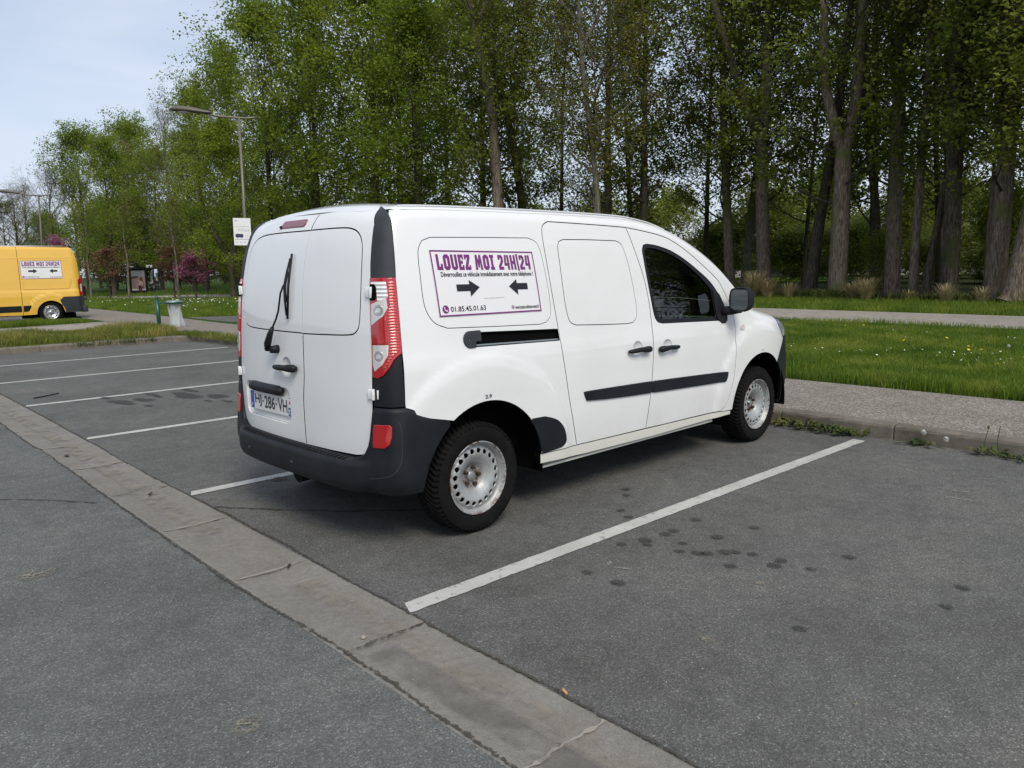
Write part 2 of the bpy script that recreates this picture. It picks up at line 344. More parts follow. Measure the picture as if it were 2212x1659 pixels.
def area(P): P = np.asarray(P); x, y = P[:,0], P[:,1]; return .5*np.sum(x*np.roll(y,-1)-np.roll(x,-1)*y)
def inside(P, Q):
    P = np.asarray(P); x, y = Q[:,0], Q[:,1]; r = np.zeros(len(Q), bool); j = len(P)-1
    for i in range(len(P)):
        xi, yi, xj, yj = P[i,0], P[i,1], P[j,0], P[j,1]
        if yi != yj:
            c = ((yi > y) != (yj > y)) & (x < (xj-xi)*(y-yi)/(yj-yi)+xi); r ^= c
        j = i
    return r
def resample(P, step):
    o = []; P = np.asarray(P, float)
    for i in range(len(P)):
        a, b = P[i], P[(i+1) % len(P)]; d = np.linalg.norm(b-a)
        if d < 1e-5: continue
        k = max(1, int(math.ceil(d/step)))
        for j in range(k): o.append(a+(b-a)*j/k)
    o = np.array(o); keep = [0]
    for i in range(1, len(o)):
        if np.linalg.norm(o[i]-o[keep[-1]]) > step*.12: keep.append(i)
    return o[keep]
def vnorm(P):
    d = np.roll(P,-1,0)-P; d /= np.linalg.norm(d,axis=1)[:,None]+1e-12; n = np.stack([d[:,1],-d[:,0]],1); a = n+np.roll(n,1,0); l = np.linalg.norm(a,axis=1)[:,None]
    a = a/np.maximum(l,.6); return a           # outward for CCW
def patch(name, outline, mapf, mat, parent, holes=(), lift=0., depth=.02, inset=.003, step=.04, rnd=.0025, flip=False, rimstep=None, white=()):
    """a sheet cut to an outline in (u,v), laid on the surface mapf, with a rounded, turned-in edge"""
    loops = [np.asarray(outline, float)]+[np.asarray(h, float) for h in holes]
    rs = []
    for i, P in enumerate(loops):
        if area(P) < 0: P = P[::-1]
        P = resample(P, rimstep or step*.6); nn = vnorm(P); sgn = 1 if i == 0 else -1
        P = P - nn*inset*sgn; rs.append((P, nn*sgn))
    O = rs[0][0]; lo, hi = O.min(0), O.max(0)
    gx, gy = np.meshgrid(np.arange(lo[0]+step*.5, hi[0], step), np.arange(lo[1]+step*.5, hi[1], step)); G = np.stack([gx.ravel(), gy.ravel()], 1)
    if len(G):
        k = inside(O, G)
        for P, _ in rs[1:]: k &= ~inside(P, G)
        G = G[k]
    allb = np.vstack([P for P, _ in rs])
    if len(G):
        d = np.full(len(G), 9e9)
        for q in allb: d = np.minimum(d, (G[:,0]-q[0])**2+(G[:,1]-q[1])**2)
        G = G[d > (step*.45)**2]
    V2 = np.vstack([allb, G]) if len(G) else allb
    E = []; b = 0
    for P, _ in rs:
        n = len(P); E += [(b+i, b+(i+1) % n) for i in range(n)]; b += n
    nb = b
    vv, ee, ff, ov, _, _ = delaunay_2d_cdt([Vector(p) for p in V2.tolist()], E, [], 0, 1e-7)
    VV = np.array([tuple(v) for v in vv])
    T = np.array([list(f) for f in ff if len(f) == 3]); c = VV[T].mean(1); k = inside(O, c)
    for P, _ in rs[1:]: k &= ~inside(P, c)
    T = T[k]
    def ev(U):
        lf = lift(U[:,0], U[:,1]) if callable(lift) else lift
        e = 2e-3
        def base(u, v): return mapf(u, v)
        P = base(U[:,0], U[:,1]); du = base(U[:,0]+e, U[:,1])-base(U[:,0]-e, U[:,1]); dv = base(U[:,0], U[:,1]+e)-base(U[:,0], U[:,1]-e)
        n = np.cross(du, dv); n /= np.linalg.norm(n, axis=1)[:,None]+1e-12
        if flip: n = -n
        if callable(lift):
            Q = P+n*lf[:,None]; lu = (lift(U[:,0]+e,U[:,1])-lift(U[:,0]-e,U[:,1]))[:,None]; lv = (lift(U[:,0],U[:,1]+e)-lift(U[:,0],U[:,1]-e))[:,None]
            n2 = np.cross(du+n*lu, dv+n*lv); n2 /= np.linalg.norm(n2,axis=1)[:,None]+1e-12
            if flip: n2 = -n2
            return Q, n2
        return P+n*lf, n
    P3, N3 = ev(VV)
    V = [P3]; NN = [N3]; Fc = [tuple(t) for t in (T[:, ::-1] if flip else T)]; cnt = len(P3); dk = []
    if depth:
        for li_, (P, od) in enumerate(rs):
            n = len(P); Q, nn = ev(P); Q2, _ = ev(P+od*1e-3); o = Q2-Q; o -= nn*np.sum(o*nn,1)[:,None]; o /= np.linalg.norm(o,axis=1)[:,None]+1e-12
            lip = 0; rings = [(Q, nn), (Q+o*rnd*.7-nn*rnd*.3, nn*.7+o*.7), (Q+o*rnd-nn*rnd, o), (Q+o*rnd-nn*max(lip, rnd+1e-4), o), (Q+o*rnd-nn*depth, o)]
            st = cnt
            for (a, b_) in rings: V.append(a); NN.append(b_); cnt += n
            ccw = (od is rs[0][1])
            for r in range(4):
                for i in range(n):
                    a, b2 = st+r*n+i, st+r*n+(i+1) % n; q = (a, a+n, b2+n, b2)
                    if (not ccw) != flip: q = q[::-1]
                    Fc.append(q); dk += [len(Fc)-1] if r == 3 and li_-1 not in white else []
    o_ = mk(name, np.vstack(V), Fc, mat, parent, True, np.vstack(NN))
    if dk and depth > .015 and 'dark_void' in MAT and len(o_.data.polygons) == len(Fc):
        o_.data.materials.append(MAT['dark_void']); mi = np.zeros(len(Fc), np.int32); mi[dk] = 1; o_.data.polygons.foreach_set('material_index', mi)  # edge walls coloured near-black to paint shade into the panel gaps
    return o_
def text_poly(s, bold=0, font_extrude=0):
    cd = bpy.data.curves.new('t', 'FONT'); cd.body = s; cd.size = 1; cd.offset = bold; cd.resolution_u = 3
    o = bpy.data.objects.new('t', cd); COL.objects.link(o); me = bpy.data.meshes.new_from_object(o); 
    V = np.array([v.co[:] for v in me.vertices]); Fc = [tuple(p.vertices) for p in me.polygons]
    bpy.data.objects.remove(o); bpy.data.curves.remove(cd); bpy.data.meshes.remove(me); return V[:, :2], Fc
def put2d(name, V, Fc, rect, mapf, mat, parent, lift=.002, flip=False, keep=False):
    """flat print: 2-D polygons stretched to rect=(u0,v0,u1,v1) and laid on mapf"""
    V = np.array(V, float)
    if not keep:
        lo, hi = V.min(0), V.max(0); V = (V-lo)/(hi-lo); V = V*np.array([rect[2]-rect[0], rect[3]-rect[1]])+np.array(rect[:2])
    e = 1e-3; P = mapf(V[:,0], V[:,1]); du = mapf(V[:,0]+e, V[:,1])-P; dv = mapf(V[:,0], V[:,1]+e)-P; n = np.cross(du, dv); n /= np.linalg.norm(n, axis=1)[:,None]
    if flip: n = -n
    return mk(name, P+n*lift, [f[::-1] if flip else f for f in Fc], mat, parent)
def put_text(s, rect, mapf, mat, parent, name='lettering', bold=0, lift=.002, flip=False):
    V, Fc = text_poly(s, bold); return put2d(name, V, Fc, rect, mapf, mat, parent, lift, flip)
def tri_poly(outer, holes=()):
    L_ = [list(outer)]+[list(h) for h in holes]; V = [p for l in L_ for p in l]; E = []; b = 0
    for l in L_: E += [(b+i, b+(i+1) % len(l)) for i in range(len(l))]; b += len(l)
    vv, ee, ff, *_ = delaunay_2d_cdt([Vector(p) for p in V], E, [], 0, 1e-6); VV = np.array([tuple(v) for v in vv]); T = np.array([list(f) for f in ff])
    c = VV[T].mean(1); k = inside(np.array(outer), c)
    for h in holes: k &= ~inside(np.array(h), c)
    return VV, [tuple(t) for t in T[k]]

RZ=[.2,.30,.40,.6,.8,.95,1.0,1.06,1.2,1.4,1.6,1.75,1.85]
RY=[.86,.882,.893,.903,.903,.897,.892,.882,.866,.840,.805,.768,.735]
TX=[-.8,-.5,-.3,0,.77,1.4,1.7,2.0,2.2,2.48,2.75,2.95,3.1,3.4,3.65,3.85,4.1]
TZ=[1.75,1.782,1.798,1.805,1.808,1.802,1.775,1.705,1.63,1.49,1.30,1.145,1.105,1.045,.975,.89,.70]
BZ=[.2,.5,.75,1.06,1.29,1.49,1.69,1.80,1.87]
BX=[-.63,-.64,-.64,-.627,-.612,-.585,-.53,-.455,-.37]
FZ=[.2,.35,.5,.75,.9,1.0,1.1,1.3]
FX=[3.80,3.90,3.94,3.93,3.89,3.82,3.6,3.2]
def _pchip(x,y):
    x=np.array(x,float);y=np.array(y,float);h=np.diff(x);d=np.diff(y)/h;m=np.zeros(len(x))
    m[0]=d[0];m[-1]=d[-1]
    for i in range(1,len(x)-1):
        if d[i-1]*d[i]>0:
            w1=2*h[i]+h[i-1];w2=h[i]+2*h[i-1];m[i]=(w1+w2)/(w1/d[i-1]+w2/d[i])
    def f(q):
        q=np.clip(q,x[0],x[-1]);i=np.clip(np.searchsorted(x,q)-1,0,len(h)-1);t=(q-x[i])/h[i]
        return (1+2*t)*(1-t)**2*y[i]+t*(1-t)**2*h[i]*m[i]+t*t*(3-2*t)*y[i+1]+t*t*(t-1)*h[i]*m[i+1]
    return f
f_side=_pchip(RZ,RY);f_top=_pchip(TX,TZ);f_back=_pchip(BZ,BX);f_front=_pchip(FZ,FX)
def sstep(a,b,v):
    t=np.clip((v-a)/(b-a),0,1);return t*t*(3-2*t)
def terms(x,y,z):
    ay=np.abs(y)
    w=f_side(z)-.035*np.clip((-.1-x)/.5,0,2)**2-.20*np.clip((x-2.9)/1.0,0,1.3)**2.6
    for wx in (.03,3.05):
        r=np.hypot(x-wx,z-.315); w=w+(.0095*sstep(.735,.615,r)+.0032*sstep(.702,.672,r))*sstep(1.06,.98,z)
    a=ay-w
    crown=np.interp(x,[2.6,3.1],[.044,.05])
    b=z-(f_top(x)+crown*(1-np.clip(ay/.7,0,1.2)**2))
    c=f_back(z)+.05*(ay/.78)**3-x
    d=x-(f_front(z)-.25*(ay/.8)**3)
    return a,b,c,d
def F(x,y,z,r=.065):
    a,b,c,d=terms(x,y,z);e=np.maximum(c,d)
    m=np.maximum(np.maximum(a,b),e)
    n=np.sqrt(np.maximum(a+r,0)**2+np.maximum(b+r,0)**2+np.maximum(e+r,0)**2)-r
    return np.where(m<-r,m,n)
def Fn(x,y,z,h=1e-3):
    g=np.stack([F(x+h,y,z)-F(x-h,y,z),F(x,y+h,z)-F(x,y-h,z),F(x,y,z+h)-F(x,y,z-h)],-1)
    return g/np.linalg.norm(g,axis=-1,keepdims=True)
def solve_dir(P,d,t0,t1,n=40):
    """root of F along P+t d, inside at t0, outside at t1 (vectorised)"""
    P=np.asarray(P,float);d=np.asarray(d,float);a=np.full(P.shape[:-1],t0,float);b=np.full(P.shape[:-1],t1,float)
    for _ in range(n):
        m=(a+b)/2;Q=P+d*m[...,None];s=F(Q[...,0],Q[...,1],Q[...,2])<0
        a=np.where(s,m,a);b=np.where(s,b,m)
    return P+d*((a+b)/2)[...,None]
# ================================================================= the white panel van
def m_side(sg):
    def f(u, v):
        P = np.stack([u, np.zeros_like(u), v], 1); d = np.zeros_like(P); d[:,1] = sg; return solve_dir(P, d, 0, 1.3, 26)
    return f
def m_rear(u, v):
    P = np.stack([np.full_like(u, -.1), u, v], 1); d = np.zeros_like(P); d[:,0] = -1; return solve_dir(P, d, 0, 1.0, 26)
def m_front(u, v):
    P = np.stack([np.full_like(u, 2.9), u, v], 1); d = np.zeros_like(P); d[:,0] = 1; return solve_dir(P, d, 0, 1.5, 26)
def m_top(u, v):
    P = np.stack([u, v, np.full_like(u, .5)], 1); d = np.zeros_like(P); d[:,2] = 1; return solve_dir(P, d, 0, 1.6, 26)
PS = .26
def m_pil(sg):
    def f(u, v):
        a = u/PS; P = np.stack([np.full_like(u, -.40), np.full_like(u, sg*.60), v], 1)
        d = np.stack([-np.cos(a), sg*np.sin(a), 0*u], 1); return solve_dir(P, d, 0, .6, 26)
    return f
def pz(l): return [(math.radians(a)*PS, z) for a, z in l]
van = empty('panel_van', (0, -.1243, 0), .023)
tag(van, 'white rental panel van with a purple sticker on its side, parked in the bay', 'van')
ztop = lambda x: float(f_top(np.array([x]))[0])-.022
def arch(cx, a0, a1, r=.437, n=22, cz=.315): return [(cx+r*math.cos(math.radians(a0+(a1-a0)*k/n)), cz+r*math.sin(math.radians(a0+(a1-a0)*k/n))) for k in range(n+1)]
gapA = cr([(1.502,.364),(1.527,.533),(1.547,.653),(1.565,.848),(1.573,.995),(1.569,1.179),(1.535,1.381),(1.479,1.545),(1.434,1.679),(1.415,1.721)], 5)
gapB = cr([(.785,.372),(.745,.52),(.705,.686),(.663,.915),(.646,1.062),(.625,1.241),(.607,1.426),(.598,1.609),(.606,1.689),(.63,1.722),(.67,1.739)], 5)
gapC = cr([(2.45,.352),(2.519,.399),(2.582,.521),(2.619,.676),(2.633,.813),(2.641,.97),(2.63,1.09),(2.60,1.16),(2.515,1.277),(2.451,1.351),(2.285,1.454),(2.127,1.544),(1.977,1.616),(1.824,1.667),(1.599,1.701),(1.415,1.721)], 5)
win = [(1.56,1.585),(1.575,1.605)]+cr([(1.617,1.612),(1.724,1.602),(1.878,1.569),(2.031,1.511),(2.189,1.431),(2.338,1.343),(2.435,1.255),(2.499,1.165),(2.535,1.08)],4)+[(2.53,1.055),(2.505,1.045),(2.403,1.050),(2.040,1.062),(1.70,1.073)]+cr([(1.67,1.079),(1.645,1.087),(1.612,1.131),(1.585,1.271),(1.562,1.435),(1.553,1.563)],4)
winin = [(1.583,1.565),(1.60,1.585)]+cr([(1.64,1.590),(1.73,1.580),(1.878,1.545),(2.031,1.486),(2.180,1.405),(2.30,1.325),(2.345,1.285)],4)+[(2.385,1.09),(2.375,1.078),(2.040,1.088),(1.72,1.098)]+cr([(1.69,1.102),(1.665,1.112),(1.64,1.145),(1.612,1.275),(1.590,1.435),(1.580,1.54)],4)
topline = [(x, ztop(x)) for x in np.arange(2.93, -.40, -.09)]
for sg in (-1, 1):
    M = m_side(sg); FL = sg > 0; kw = dict(flip=FL)
    sp = [(-.445,1.748),(-.463,1.611),(-.475,1.477),(-.482,1.423),(-.490,1.092),(-.500,.80),(-.497,.77),(-.482,.745),(-.455,.732),(-.345,.706)]
    archR = arch(.03, 124, 12)
    quarter = [(-.41,1.785)]+sp+archR+[(.455,.38),(.60,.374)]+gapB+[(.9,1.735),(1.2,1.728)]+gapC[::-1][:]
    # cut gapC at the pillar foot and go round over the top
    gi = [i for i, q in enumerate(gapC) if q[1] >= 1.12 and q[0] > 2.5][0]
    quarter = [(-.425,1.772)]+sp+archR+[(.455,.38),(.60,.374)]+gapB+[(.9,1.735),(1.2,1.728)]+gapC[gi:][::-1]+[(2.66,1.118),(2.90,1.118)]+topline
    qwin = cr([(-.335,1.45),(-.335,1.32),(-.318,1.245),(-.275,1.192),(-.20,1.163)],5)+cr([(.168,1.150),(.49,1.141)],2)+cr([(.545,1.15),(.585,1.19),(.592,1.28),(.580,1.42),(.562,1.56),(.535,1.615),(.475,1.638)],5)+cr([(.1,1.636),(-.24,1.632)],2)+cr([(-.295,1.615),(-.325,1.57),(-.335,1.50)],5)
    slot = [(-.05,1.052),(.645,1.036),(.637,1.103),(.0,1.127),(-.05,1.127)]
    pq = patch('side_body_panel', quarter, M, 'white_paint', van, [qwin, slot], depth=.03, inset=.0035, step=.022, rimstep=.02, rnd=.0015, **kw)
    patch('blanked_window', qwin, M, 'white_paint', pq, lift=.0005, inset=.003, depth=.02, step=.05, rimstep=.02, rnd=.0015, **kw)
    patch('window_gap_shade', [(q[0]*1.0, q[1]) for q in qwin], M, 'dark_void', pq, lift=-.011, inset=-.012, depth=0, step=.06, **kw)  # near-black sheet behind the seam, its shade put in by colour
    patch('rail_channel', slot, M, 'dark_void', pq, lift=-.022, inset=-.004, depth=0, step=.05, **kw)
    patch('door_rail', [(-.05,1.058),(.64,1.041),(.64,1.046),(-.05,1.063)], M, 'galvanised', pq, lift=-.008, depth=.012, inset=0, step=.05, **kw)
    capo = [(.015,1.135),(-.06,1.135)]+[(-.06+.042*math.cos(a), 1.093+.042*math.sin(a)) for a in np.linspace(PI/2, 3*PI/2, 12)]+[(-.025,1.051),(-.025,1.082),(.015,1.082)]
    patch('rail_end_cap', capo, M, 'grey_plastic', pq, [ell(-.062,1.092,.009,.009,10)], lift=.009, depth=.012, inset=0, step=.03, rnd=.004, **kw)
    mud = cr([(.478,.602),(.55,.580),(.60,.555),(.648,.505),(.672,.445),(.670,.415),(.640,.392),(.60,.385)],5)+[(.478,.378)]
    a_in = [(x, z) for x, z in arch(.03, 8, 42, .430) if z < .603]
    mud = [(.462,.38),(.455,.42)]+a_in[1:-1]+[(.372,.604)]+mud[:-1]
    patch('arch_moulding', mud, M, 'black_plastic', pq, lift=.004, depth=.01, inset=.002, step=.04, **kw)
    # sliding door
    swin = cr([(.716,1.55),(.717,1.40),(.722,1.269),(.738,1.17),(.76,1.135),(.803,1.117)],4)+cr([(1.05,1.104),(1.31,1.094)],2)+cr([(1.372,1.099),(1.408,1.13),(1.42,1.19),(1.405,1.33),(1.380,1.48),(1.350,1.58),(1.325,1.615),(1.283,1.63)],4)+cr([(1.0,1.634),(.775,1.632)],2)+cr([(.735,1.62),(.718,1.59)],3)
    sdoor = gapB+[(.9,1.735),(1.2,1.728)]+gapA[::-1]+[(1.2,.366),(.9,.370)]
    hole = ell(1.395,.918,.052,.052,22)
    sd_ = patch('sliding_door', sdoor, M, 'white_paint', van, [swin, hole], white=(1,), depth=.025, step=.04, rimstep=.02, inset=.0045, rnd=.0015, **kw)
    patch('blanked_window', swin, M, 'white_paint', sd_, lift=.0005, inset=.003, depth=.02, step=.05, rimstep=.02, rnd=.0015, **kw)
    patch('window_gap_shade', swin, M, 'dark_void', sd_, lift=-.011, inset=-.012, depth=0, step=.06, **kw)  # dark sheet that paints shade into the sliding door's window seam
    # front door
    hole2 = ell(1.735,.905,.052,.052,22)
    fdoor = gapA[:1]+[(1.7,.360),(2.1,.357)]+gapC+gapA[::-1][1:-1]
    fd = patch('front_door', fdoor, M, 'white_paint', van, [win, hole2], white=(1,), depth=.025, step=.04, rimstep=.02, inset=.0045, rnd=.0015, **kw)
    patch('window_seal', win, M, 'black_plastic', fd, [winin], lift=-.002, inset=.001, depth=.02, step=.03, rimstep=.015, **kw)
    patch('window_glass', winin, M, 'car_glass', fd, lift=-.011, inset=-.006, depth=0, step=.05, **kw)
    for par, (hx, hz), dr in ((sd_, (1.395,.918), 1), (fd, (1.735,.905), -1)):
        patch('handle_recess', ell(hx,hz,.055,.055,22), M, 'white_paint', par, lift=lambda u, v, hx=hx, hz=hz: -.004-.020*np.clip(1-((u-hx)**2+(v-hz)**2)/.055**2, 0, 1), depth=0, inset=0, step=.012, **kw)
        xs = np.linspace(hx-.118, hx+.118, 15); P = M(xs, np.full(15, hz)); t = (xs-hx)/.118*dr
        bow = .014+.016*np.clip(1-t**2,0,1)**.5; rad = .016+.006*np.clip((t-.15)/.5, 0, 1)-.003*np.clip((-t-.45)/.4, 0, 1)
        rad[0] *= .55; rad[-1] *= .55; b = MB(); Q = [(p[0], p[1]+sg*bo, p[2]-.005*math.sin(PI*abs(tt)/2)) for p, bo, tt in zip(P, bow, t)]
        b.tube(Q, list(rad), 12); b.build('door_handle', 'black_plastic', par, True)
    for par, o_ in ((sd_, [(.841,.698),(1.05,.695),(1.30,.690),(1.544,.684),(1.536,.614),(1.30,.622),(1.05,.634),(.865,.648)]), (fd, [(1.562,.683),(1.9,.672),(2.2,.661),(2.504,.649),(2.498,.62),(2.476,.584),(2.2,.591),(1.9,.601),(1.556,.613)])):
        patch('rubbing_strip', o_, M, 'black_plastic', par, lift=.013, depth=.014, inset=.001, step=.04, rnd=.006, **kw)
    # door mirror with its sail
    sail = [(2.395,1.068),(2.36,1.285),(2.44,1.243),(2.49,1.17),(2.53,1.07),(2.525,1.045),(2.50,1.03),(2.46,1.03)]
    patch('mirror_base', sail, M, 'black_plastic', fd, lift=.010, depth=.02, inset=0, step=.03, rnd=.006, **kw)
    mb = MB(); mb.tube([(2.46,sg*.86,1.115),(2.50,sg*.93,1.122),(2.56,sg*.98,1.14)], [.032,.036,.04], 10)
    hd = []; C0 = Vector((2.535, sg*1.01, 1.205))
    for i, (dx, s_) in enumerate([(-.058,.96),(-.050,1.0),(-.02,1.03),(.02,.98),(.045,.86),(.062,.62),(.070,.25)]):
        for k in range(24):
            q = 2*PI*k/24; e = 2.8; cy = math.copysign(abs(math.cos(q))**(2/e), math.cos(q)); cz = math.copysign(abs(math.sin(q))**(2/e), math.sin(q))
            hd.append(C0+Vector((dx+.02*cy, cy*.072*s_*sg, cz*.090*s_*(1+.06*cy))))
    Fh = [(i*24+k, i*24+(k+1) % 24, (i+1)*24+(k+1) % 24, (i+1)*24+k) for i in range(6) for k in range(24)]+[tuple(range(6*24, 7*24))]
    mb.add(hd, Fh); mr = mb.build('door_mirror', 'black_plastic', van, True)
    gl = [C0+Vector((-.046+.26*a*.06, a*.060*sg, c*.074)) for a, c in rrect(-1,-1,1,1,.45,5)]
    rim_ = [C0+Vector((-.056+.012*a, a*.069*sg, c*.086)) for a, c in rrect(-1,-1,1,1,.5,5)]
    n_ = len(gl); mk('mirror_glass', gl, [tuple(range(n_))], 'mirror_glass', mr)
    mk('mirror_rim', gl+rim_, [(i, (i+1) % n_, n_+(i+1) % n_, n_+i) for i in range(n_)], 'black_plastic', mr)
    # fender, sill, bumper side, headlight
    archF = arch(3.05, 176, 49)
    fender = [(2.46,.345),(2.605,.340)]+archF+cr([(3.34,.66),(3.40,.74),(3.47,.82),(3.50,.845)],4)+cr([(3.44,.90),(3.37,.97),(3.32,1.03)],4)+[(x, ztop(x)) for x in (3.30,3.2,3.1,3.0,2.94)]+[(2.90,1.112),(2.66,1.112),(2.635,1.09)]+[q for q in gapC if q[1] < 1.09][::-1]
    fe = patch('front_wing', fender, M, 'white_paint', van, depth=.03, step=.032, rimstep=.02, inset=.0035, rnd=.0015, **kw)
    patch('side_repeater', rrect(2.715,.957,2.775,.995,.017,4), M, 'white_lens', fe, lift=.006, depth=.008, inset=0, step=.02, rnd=.004, **kw)
    patch('headlight', cr([(3.325,1.035),(3.375,.97),(3.445,.90),(3.51,.85),(3.60,.86),(3.68,.90),(3.66,.95),(3.52,1.0)],4,True), M, 'headlight_lens', van, lift=.002, depth=.02, step=.04, **kw)
    patch('bumper_end', [(3.338,.645),(3.345,.66),(3.40,.735),(3.48,.825),(3.55,.855),(3.72,.85),(3.76,.7),(3.76,.44),(3.66,.36),(3.52,.305),(3.41,.290)]+arch(3.05,-5,48)[1:], M, 'black_plastic', van, lift=.004, depth=.03, step=.05, **kw)
    patch('side_sill', [(.458,.372),(1.2,.360),(2.45,.345),(2.60,.332),(2.60,.305),(1.6,.292),(.9,.298),(.46,.315)], M, 'sill_paint', van, lift=-.006, depth=.05, inset=.002, step=.06, **kw)
    b = MB(); b.box((1.45, sg*.835, .290), (1.9,.03,.012)); b.box((1.45, sg*.848, .282), (1.92,.004,.024)); b.build('sill_flange', 'sill_paint', van)
    # pillar behind the rear door: trims and lamp
    Mp = m_pil(sg)
    pu = pz([(36,1.432),(35,1.50),(36,1.60),(38,1.68),(38,1.72),(38,1.755),(43,1.783),(52,1.794),(62,1.794),(68,1.785),(71,1.765),(71,1.72),(70.5,1.60),(70,1.50),(69.5,1.432)])
    patch('pillar_trim', pu, Mp, 'grey_plastic', van, lift=.004, depth=.02, inset=.001, step=.025, **kw)
    pl = pz([(37,.79),(37,.86),(37,.93),(45,.930),(51,.945),(57,.98),(62,1.02),(67,1.042),(69.5,1.050),(70,.95),(70,.79)])
    patch('pillar_trim', pl, Mp, 'black_plastic', van, lift=.001, depth=.02, inset=.0015, step=.025, **kw)
    lampo = pz([(35,1.428),(36,1.25),(37,1.10),(37.5,1.0),(37.5,.938),(44,.936),(50,.950),(56,.984),(61,1.025),(66,1.048),(69.5,1.058),(69.5,1.2),(69,1.32),(68.7,1.428)])
    tl = patch('tail_light', lampo, Mp, 'red_lens', van, lift=.006, depth=.025, inset=.001, step=.025, rnd=.005, **kw)
    for nm, o_, mt, lf in (('reversing_lens', [(37.5,1.410),(57,1.410),(58,1.366),(58.5,1.335),(52,1.322),(47,1.316),(46,1.385),(42,1.398),(37.5,1.40)], 'clear_lens', .0085),
                           ('lens', [(56.5,1.333),(57.5,1.283),(52.5,1.243),(38,1.196),(38,1.30),(46,1.312)], 'grey_lens', .0085),
                           ('lens', [(55,1.232),(56,1.108),(38.5,1.106),(38.5,1.188)], 'bright_red_lens', .0095),
                           ('lens', [(39,1.096),(57,1.098),(56,1.050),(50,1.002),(41,.968),(39,1.0)], 'grey_lens', .0085),
                           ('light_guide', [(60,1.412),(67,1.412),(67,1.25),(67.5,1.075),(62,1.055),(55.5,1.005),(52,.982),(57,1.04),(59,1.15),(57,1.235),(60,1.293)], 'red_rib_lens', .0085)):
        patch(nm, pz(o_), Mp, mt, tl, lift=lf, depth=.006, inset=0, step=.02, rnd=.002, **kw)
    patch('lens_ring', pz(ell(47.5,1.272,5.5,.026,18)), Mp, 'grey_plastic' if False else 'silver_reflector', tl, [pz(ell(47.5,1.272,3.2,.015,18))], lift=.0095, depth=.003, inset=0, step=.02, **kw)
    patch('lens_ring', pz(ell(46.5,1.045,5,.024,18)), Mp, 'grey_plastic' if False else 'silver_reflector', tl, [pz(ell(46.5,1.045,3,.014,18))], lift=.0095, depth=.003, inset=0, step=.02, **kw)
    for hz in (1.360,.850):
        c = Mp(np.array([math.radians(41)*PS]), np.array([hz]))[0]; b = MB()
        rt = math.radians(38)*sg
        pocket = pz([(36.5,hz-.038),(43,hz-.038),(45,hz-.026),(45,hz+.026),(43,hz+.038),(36.5,hz+.038)])
        hg = patch('hinge_pocket', pocket, Mp, 'black_plastic' if hz < 1 else 'dark_void', van, lift=.0115 if hz > 1 else .003, depth=.004, inset=0, step=.02, **kw)
        b.tube([(c[0]-.012,c[1]+sg*-.012,c[2]-.028),(c[0]-.012,c[1]+sg*-.012,c[2]+.028)], .010, 10)
        b.box((c[0]-.012,c[1]-sg*.030,c[2]), (.010,.036,.05), rz=-sg*.35); b.box((c[0]+.006,c[1]+sg*.006,c[2]), (.012,.026,.046), rz=sg*.6)
        b.build('door_hinge', 'white_paint', van, bevel=.002)
# roof, windscreen, bonnet, front
def yedge(x):
    return abs(m_side(-1)(np.array([x]), np.array([ztop(x)]))[0][1])
xs = list(np.arange(-.40, 2.08, .08)); roofo = [(x, -yedge(x)) for x in xs]+[(x, yedge(x)) for x in xs[::-1]]
roofo = [(-.40,-yedge(-.40)+.0),(-.425,-.66)][::-1]+roofo[1:-1]+[(-.40, yedge(-.40)),(-.425,.66)]+[(-.455,y) for y in (.5,.25,0,-.25,-.5)]
rf = patch('roof', roofo, m_top, 'white_paint', van, depth=.02, inset=.0015, step=.07)
for sg in (-1, 1):
    b = MB()
    for x in np.arange(-.36, 2.0, .12): pass
    xs = np.arange(-.36, 2.0, .1); Q = m_top(xs, np.array([sg*(yedge(x)-.045) for x in xs])); b.tube([(q[0], q[1], q[2]+.0005) for q in Q], .0035, 6); b.build('roof_seam', 'white_paint', rf)
    b = MB(); q = m_top(np.array([-.29]), np.array([sg*.60]))[0]; b.lathe([(.0,.006),(.014,.006),(.018,.0)], 12, (q[0],q[1],q[2]), 'Z'); b.build('roof_plug', 'black_plastic', rf, True)
b = MB(); q = m_top(np.array([1.95]), np.array([0.]))[0]; b.tube([q+np.array([0,0,-.01]), q+np.array([-.02,0,.03]), q+np.array([-.22,0,.20])], [.02,.008,.004], 8); b.build('roof_aerial', 'black_plastic', van, True)
xs = list(np.arange(2.10, 2.92, .08))+[2.925]; ws = [(x, -yedge(x)+.012) for x in xs]+[(x, yedge(x)-.012) for x in xs[::-1]]
patch('windscreen', ws, m_top, 'car_glass', van, lift=-.002, depth=.01, step=.08)
xs = list(np.arange(2.95, 3.30, .06)); bo = [(x, -yedge(x)) for x in xs]+[(3.36,-.80),(3.46,-.74),(3.58,-.64),(3.68,-.45),(3.71,0),(3.68,.45),(3.58,.64),(3.46,.74),(3.36,.80)]+[(x, yedge(x)) for x in xs[::-1]]
patch('bonnet', bo, m_top, 'white_paint', van, depth=.02, step=.06)
patch('front_panel', [(-.62,.80),(.62,.80),(.60,.97),(-.60,.97)], m_front, 'white_paint', van, depth=.02, step=.08)
patch('grille', [(-.5,.66),(.5,.66),(.55,.79),(-.55,.79)], m_front, 'dark_void', van, depth=.02, step=.08)
patch('front_bumper', [(-.80,.26),(.80,.26),(.80,.80),(.64,.79),(.58,.65),(-.58,.65),(-.64,.79),(-.80,.80)], m_front, 'black_plastic', van, lift=.004, depth=.04, step=.07)
